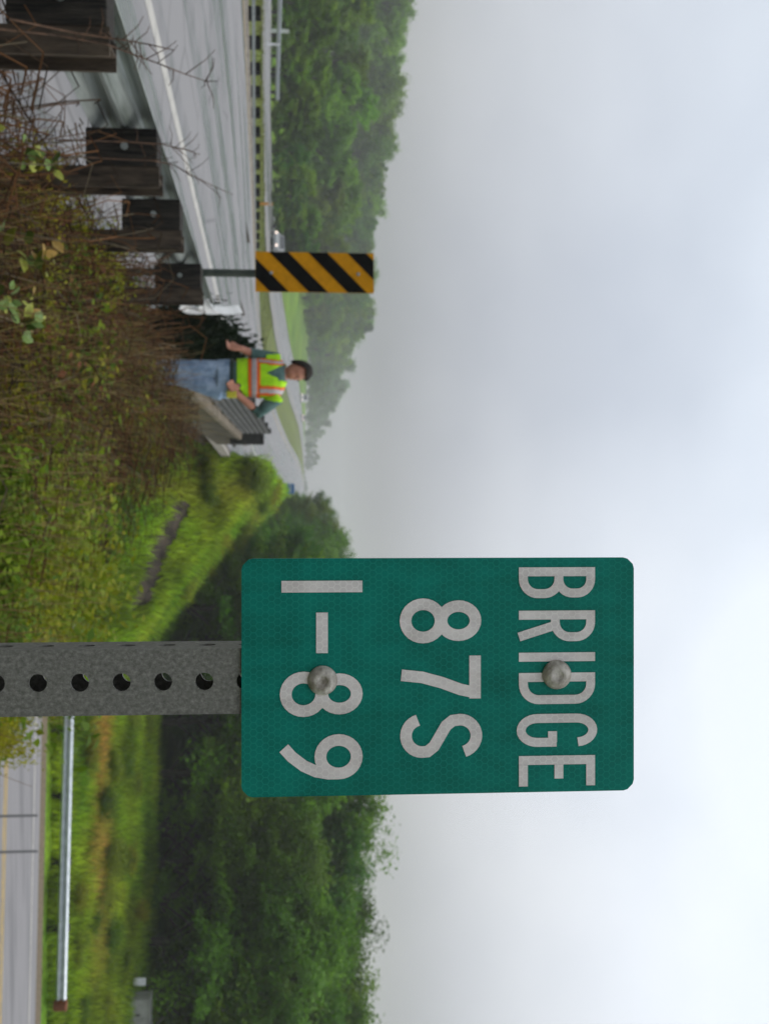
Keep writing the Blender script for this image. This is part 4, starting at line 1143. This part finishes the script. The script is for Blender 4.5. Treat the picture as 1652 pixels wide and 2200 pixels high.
# ------------------------------------------------------------------ worker
YP = 11.0
pxm_ = F / YP
def pp(u, w, dy=0.): return Vector((P(u, w, YP)[0], YP + dy, px_to_z(w, YP)))
def build_person():
    foot_z = px_to_z(284, YP)
    root = pp(806, 284); root.z = foot_z
    gz = min(foot_z, float(H(root.x, YP)))
    e = empty('person', root, 'worker in lime safety vest, jeans and green shirt standing by the guardrail', 'person')
    bm_parts = MB()
    def limb(pts, rad, n=12, sub=3):
        out, rr = [], []
        for i in range(len(pts) - 1):
            for k in range(sub):
                t = k / sub; out.append(Vector(pts[i]).lerp(Vector(pts[i + 1]), t)); rr.append(rad[i] * (1 - t) + rad[i + 1] * t)
        out.append(Vector(pts[-1])); rr.append(rad[-1])
        bm_parts.tube(out, rr, n)
    def ball(c, rx, ry, rz, n=14):
        vs, fs = [], []
        m = 9
        for i in range(m + 1):
            th = math.pi * i / m
            for k in range(n):
                a = 2 * math.pi * k / n
                vs.append((c[0] + rx * math.sin(th) * math.cos(a), c[1] + ry * math.sin(th) * math.sin(a), c[2] + rz * math.cos(th)))
        for i in range(m):
            for k in range(n):
                fs.append((i * n + k, i * n + (k + 1) % n, (i + 1) * n + (k + 1) % n, (i + 1) * n + k))
        bm_parts.add(vs, fs)
    # legs
    hipL, hipR = pp(799, 478), pp(836, 478)
    limb([hipL, pp(792, 388, -.06), pp(788, 300, .05)], [.098, .066, .045])
    limb([hipR, pp(811, 388, -.02), pp(806, 296, .12)], [.10, .067, .045])
    for u in (788, 806):
        c = pp(u, 291); ball((c.x, c.y - .06, foot_z + .045), .05, .13, .05)
    # torso as stacked ellipses
    secs = [(814, 470, .175, .125), (814, 492, .178, .125), (812, 515, .165, .118), (810, 540, .172, .12), (810, 565, .19, .125), (811, 588, .195, .115), (810, 602, .15, .095), (805, 612, .075, .07)]
    vs, fs = [], []; n = 18
    for u, w, a_, b_ in secs:
        c = pp(u, w)
        for k in range(n):
            an = 2 * math.pi * k / n; vs.append((c.x + a_ * math.cos(an), c.y + b_ * math.sin(an), c.z))
    for i in range(len(secs) - 1):
        for k in range(n):
            fs.append((i * n + k, i * n + (k + 1) % n, (i + 1) * n + (k + 1) % n, (i + 1) * n + k))
    fs += [tuple(range(n)), tuple((len(secs) - 1) * n + k for k in range(n))]
    bm_parts.add(vs, fs)
    # neck, head turned to the real right
    limb([pp(806, 604), pp(800, 622)], [.06, .055])
    hc = pp(798, 640)
    ball(hc, .088, .10, .122); ball(hc + Vector((.02, -.024, -.06)), .062, .074, .068)
    fd_ = Vector((.88, -.46, -.15)).normalized(); sd_ = Vector((.46, .88, 0))
    ball(hc + fd_ * .09 + Vector((0, 0, -.012)), .016, .018, .026)              # nose
    ball(hc + fd_ * .078 + Vector((0, 0, -.058)), .026, .022, .012)              # lips
    for sg in (-1, 1): ball(hc + sd_ * (.08 * sg) + Vector((0, 0, -.012)), .014, .018, .03)
    # arms
    shL, shR = pp(774, 596), pp(853, 596)
    elL, wrL = pp(762, 545, -.04), pp(752, 516, -.14)
    limb([shL, elL, wrL], [.062, .045, .031])
    elR, wrR = pp(886, 556, .02), pp(846, 508, -.12)
    limb([shR, elR, wrR], [.062, .046, .031])
    def hand(wr, dirv, side, curl):
        dirv = dirv.normalized(); side = side.normalized(); nrm = dirv.cross(side).normalized()
        pc = wr + dirv * .05
        for k in range(4):
            o_ = side * ((k - 1.5) * .021)
            limb([wr + o_ * .6, pc + o_, pc + dirv * .045 + o_], [.019, .017, .013], 8, 1)
            ln = (.062, .072, .068, .052)[k]
            p0 = pc + dirv * .045 + o_; p1 = p0 + (dirv * .8 + nrm * curl).normalized() * ln * .55; p2 = p1 + (dirv * .3 + nrm * curl * 1.5).normalized() * ln * .5
            limb([p0, p1, p2], [.0105, .0095, .008], 8, 1)
        t0 = wr + dirv * .025 - side * .03; t1 = t0 + (dirv * .6 - side * .7).normalized() * .04; t2 = t1 + (dirv + nrm * curl * .4).normalized() * .035
        limb([t0, t1, t2], [.014, .0115, .009], 8, 1)
    hand(wrL, Vector((-.12, -.2, -1)), Vector((.75, -.6, 0)), .7)
    hand(wrR, Vector((-.75, -.35, -.45)), Vector((.3, -.3, -.9)), .5)
    me = bm_parts.mesh('body_raw')
    raw = bpy.data.objects.new('body_raw', me); COL.objects.link(raw)
    rm = raw.modifiers.new('r', 'REMESH'); rm.mode = 'VOXEL'; rm.voxel_size = .0085; rm.use_smooth_shade = True
    sm_ = raw.modifiers.new('s', 'SMOOTH'); sm_.iterations = 3; sm_.factor = .5
    dg = bpy.context.evaluated_depsgraph_get()
    ev = bpy.data.meshes.new_from_object(raw.evaluated_get(dg))
    bpy.data.objects.remove(raw)
    ev.name = 'body'
    nv = len(ev.vertices); co = np.empty(nv * 3, dtype=np.float32); ev.vertices.foreach_get('co', co); co = co.reshape(-1, 3).astype(float)
    no = np.empty(nv * 3, dtype=np.float32); ev.vertices.foreach_get('normal', no); no = no.reshape(-1, 3).astype(float)
    polys = [tuple(p.vertices) for p in ev.polygons]
    cen = np.array([co[list(p)].mean(0) for p in polys])
    skin = noise_mat('tanned_skin', (.36, .15, .095), (.46, .21, .14), 14, .55, spec=.3)
    ev.materials.clear()
    body = link('body', ev, skin, e)
    Wp = 826 + 0 * cen[:, 0]
    # back to pixel coordinates for choosing regions
    def uw(c):
        d = c[:, 1] * cs + c[:, 2] * sn; up = -c[:, 1] * sn + c[:, 2] * cs
        return U0 + F * c[:, 0] / d, W0 + F * up / d
    cu, cw = uw(cen)
    def seg_d(a, b_):
        a, b_ = np.array(a), np.array(b_); d = b_ - a; t = np.clip(((cen - a) @ d) / (d @ d), 0, 1)
        return np.linalg.norm(cen - (a + t[:, None] * d), axis=1), t
    dUL, tUL = seg_d(shL, elL); dUR, tUR = seg_d(shR, elR); dFL, tFL = seg_d(elL, wrL); dFR, tFR = seg_d(elR, wrR)
    forearm = ((dFL < .06) & (tFL > .0)) | ((dFR < .066) & (tFR > .0)) | ((dUR < .07) & (tUR > .74)) | ((dUL < .07) & (tUL > .8) & (cu < 776)) | ((cu < 768) & (cw < 552)) | ((cu > 858) & (cw < 552))
    handz = (np.linalg.norm(cen - np.array(wrR), axis=1) < .15) & (cen[:, 1] < YP - .125) & (cw < 520) | (cu < 770) & (cw < 530)
    upper = (((dUL < .075) & (cu < 779)) | ((dUR < .075) & (cu > 851))) & (cw > 540)
    def shell(name, mask, off, mat, parent=e, smooth=True):
        ids = np.unique(np.concatenate([polys[i] for i in np.nonzero(mask)[0]]))
        rm_ = {v: k for k, v in enumerate(ids)}
        m2 = bpy.data.meshes.new(name)
        offv = off * (1 + (.45 * (R.random((len(ids), 1)) - .4) if name == 'hair' else 0))
        m2.from_pydata((co[ids] + no[ids] * offv).tolist(), [], [tuple(rm_[v] for v in polys[i]) for i in np.nonzero(mask)[0]])
        m2.polygons.foreach_set('use_smooth', [smooth] * len(m2.polygons)); m2.update()
        o = link(name, m2, mat, parent)
        s2 = o.modifiers.new('solid', 'SOLIDIFY'); s2.thickness = .006; s2.offset = 1
        return o
    notarm = ~(forearm | handz)
    denim = noise_mat('washed_denim', (.13, .21, .33), (.38, .48, .62), 7, .9, bump=.2)
    shell('jeans', (cw < 497) & (cw > 302) & notarm, .010, denim)
    shell('boots', (cw <= 304), .006, plain('dark_boots', (.03, .025, .02)))
    belt = shell('belt', (cw >= 494) & (cw < 503) & notarm & (cu < 857) & (cu > 768), .013, plain('dark_belt', (.012, .03, .02)))
    shirtm = noise_mat('grey_green_cotton', (.05, .10, .09), (.10, .17, .16), 10, .9)
    shell('shirt', (((cw >= 500) & (cw < 611) & notarm & (cu > 779) & (cu < 851)) | upper | ((cw > 560) & (cw < 606) & notarm)), .008, shirtm)
    # vest with a V neck
    vee = (cen[:, 1] < YP) & (cw > 572 + np.abs(cu - 802) * 2.2)
    vestmask = (cw > 509) & (cw < 612) & notarm & (cu > 764) & (cu < 862) & ~(((cu < 778) | (cu > 852)) & (cw < 572)) & ~vee & (np.abs(cu - 806) > 11 + 0 * cw) | ((cw > 509) & (cw < 610) & notarm & (cu > 772) & (cu < 857) & ~vee & (cw < 596))
    vest = noise_mat('lime_vest', (.30, .62, .01), (.44, .78, .015), 12, .7, spec=.2)
    b_ = vest.node_tree.nodes['Principled BSDF']
    vo = shell('safety_vest', vestmask, .018, vest)
    om = plain('orange_trim', (.78, .13, .008), .6); gm_ = plain('silver_tape', (.42, .37, .38), .35)
    def band(mo, ms): 
        shell('orange_band', vestmask & mo, .0215, om, vo); shell('silver_band', vestmask & ms, .0245, gm_, vo)
    band((cw > 534) & (cw < 560), (cw > 542) & (cw < 552))
    lv = cu - (836 + (cw - 556) * .08)
    band((np.abs(lv) < 9.5) & (cw >= 558), (np.abs(lv) < 3.8) & (cw >= 558))
    lv2 = cu - (778.5 + (cw - 556) * .10)
    band((np.abs(lv2) < 5) & (cw >= 557), (np.abs(lv2) < 2.2) & (cw >= 557))
    hcv = np.array(hc); rel = cen - hcv
    ff = rel @ np.array(fd_)
    hairmask = (cw > 622) & ((rel[:, 2] > .07) | ((ff < .3 * rel[:, 2] - .004) & (rel[:, 2] > -.055)))
    shell('hair', hairmask, .02, noise_mat('dark_brown_hair', (.008, .006, .005), (.025, .018, .012), 40, .8, bump=.5))
    for sg in (-1, 1):
        b = MB(); c = hc + fd_ * .088 + sd_ * (.03 * sg) + Vector((0, 0, .014)); b.lathe([(.001, -.008), (.008, -.005), (.010, 0), (.008, .005), (.001, .008)], 10, 'y', c); b.build('eye', plain('dark_eye', (.02, .015, .012), .3), e, smooth=True)
    # notebook pouch and tape clipped at the belt
    b = MB(); c = pp(851, 500, -.13); b.box(c.x - .035, c.x + .03, c.y - .02, c.y + .03, c.z - .05, c.z + .045); b.build('yellow_tape_measure', plain('yellow_case', (.55, .50, .04), .5), e, bevel=.008)
build_person()

# ------------------------------------------------------------------ haze
b = MB(); b.box(-720, 720, -60, 930, -12, 34)
hz = b.build('haze', None)
hm = bpy.data.materials.new('damp_air'); hm.use_nodes = True
t = hm.node_tree; t.nodes.clear()
pv = N(t, 'ShaderNodeVolumePrincipled'); pv.inputs['Color'].default_value = (.95, .96, .97, 1); pv.inputs['Density'].default_value = .0007; pv.inputs['Anisotropy'].default_value = .2
ou = N(t, 'ShaderNodeOutputMaterial'); t.links.new(pv.outputs[0], ou.inputs['Volume'])
hz.data.materials.clear(); hz.data.materials.append(hm)
hz['kind'] = 'stuff'; hz['label'] = 'pale damp haze filling the air'; hz['category'] = 'haze'
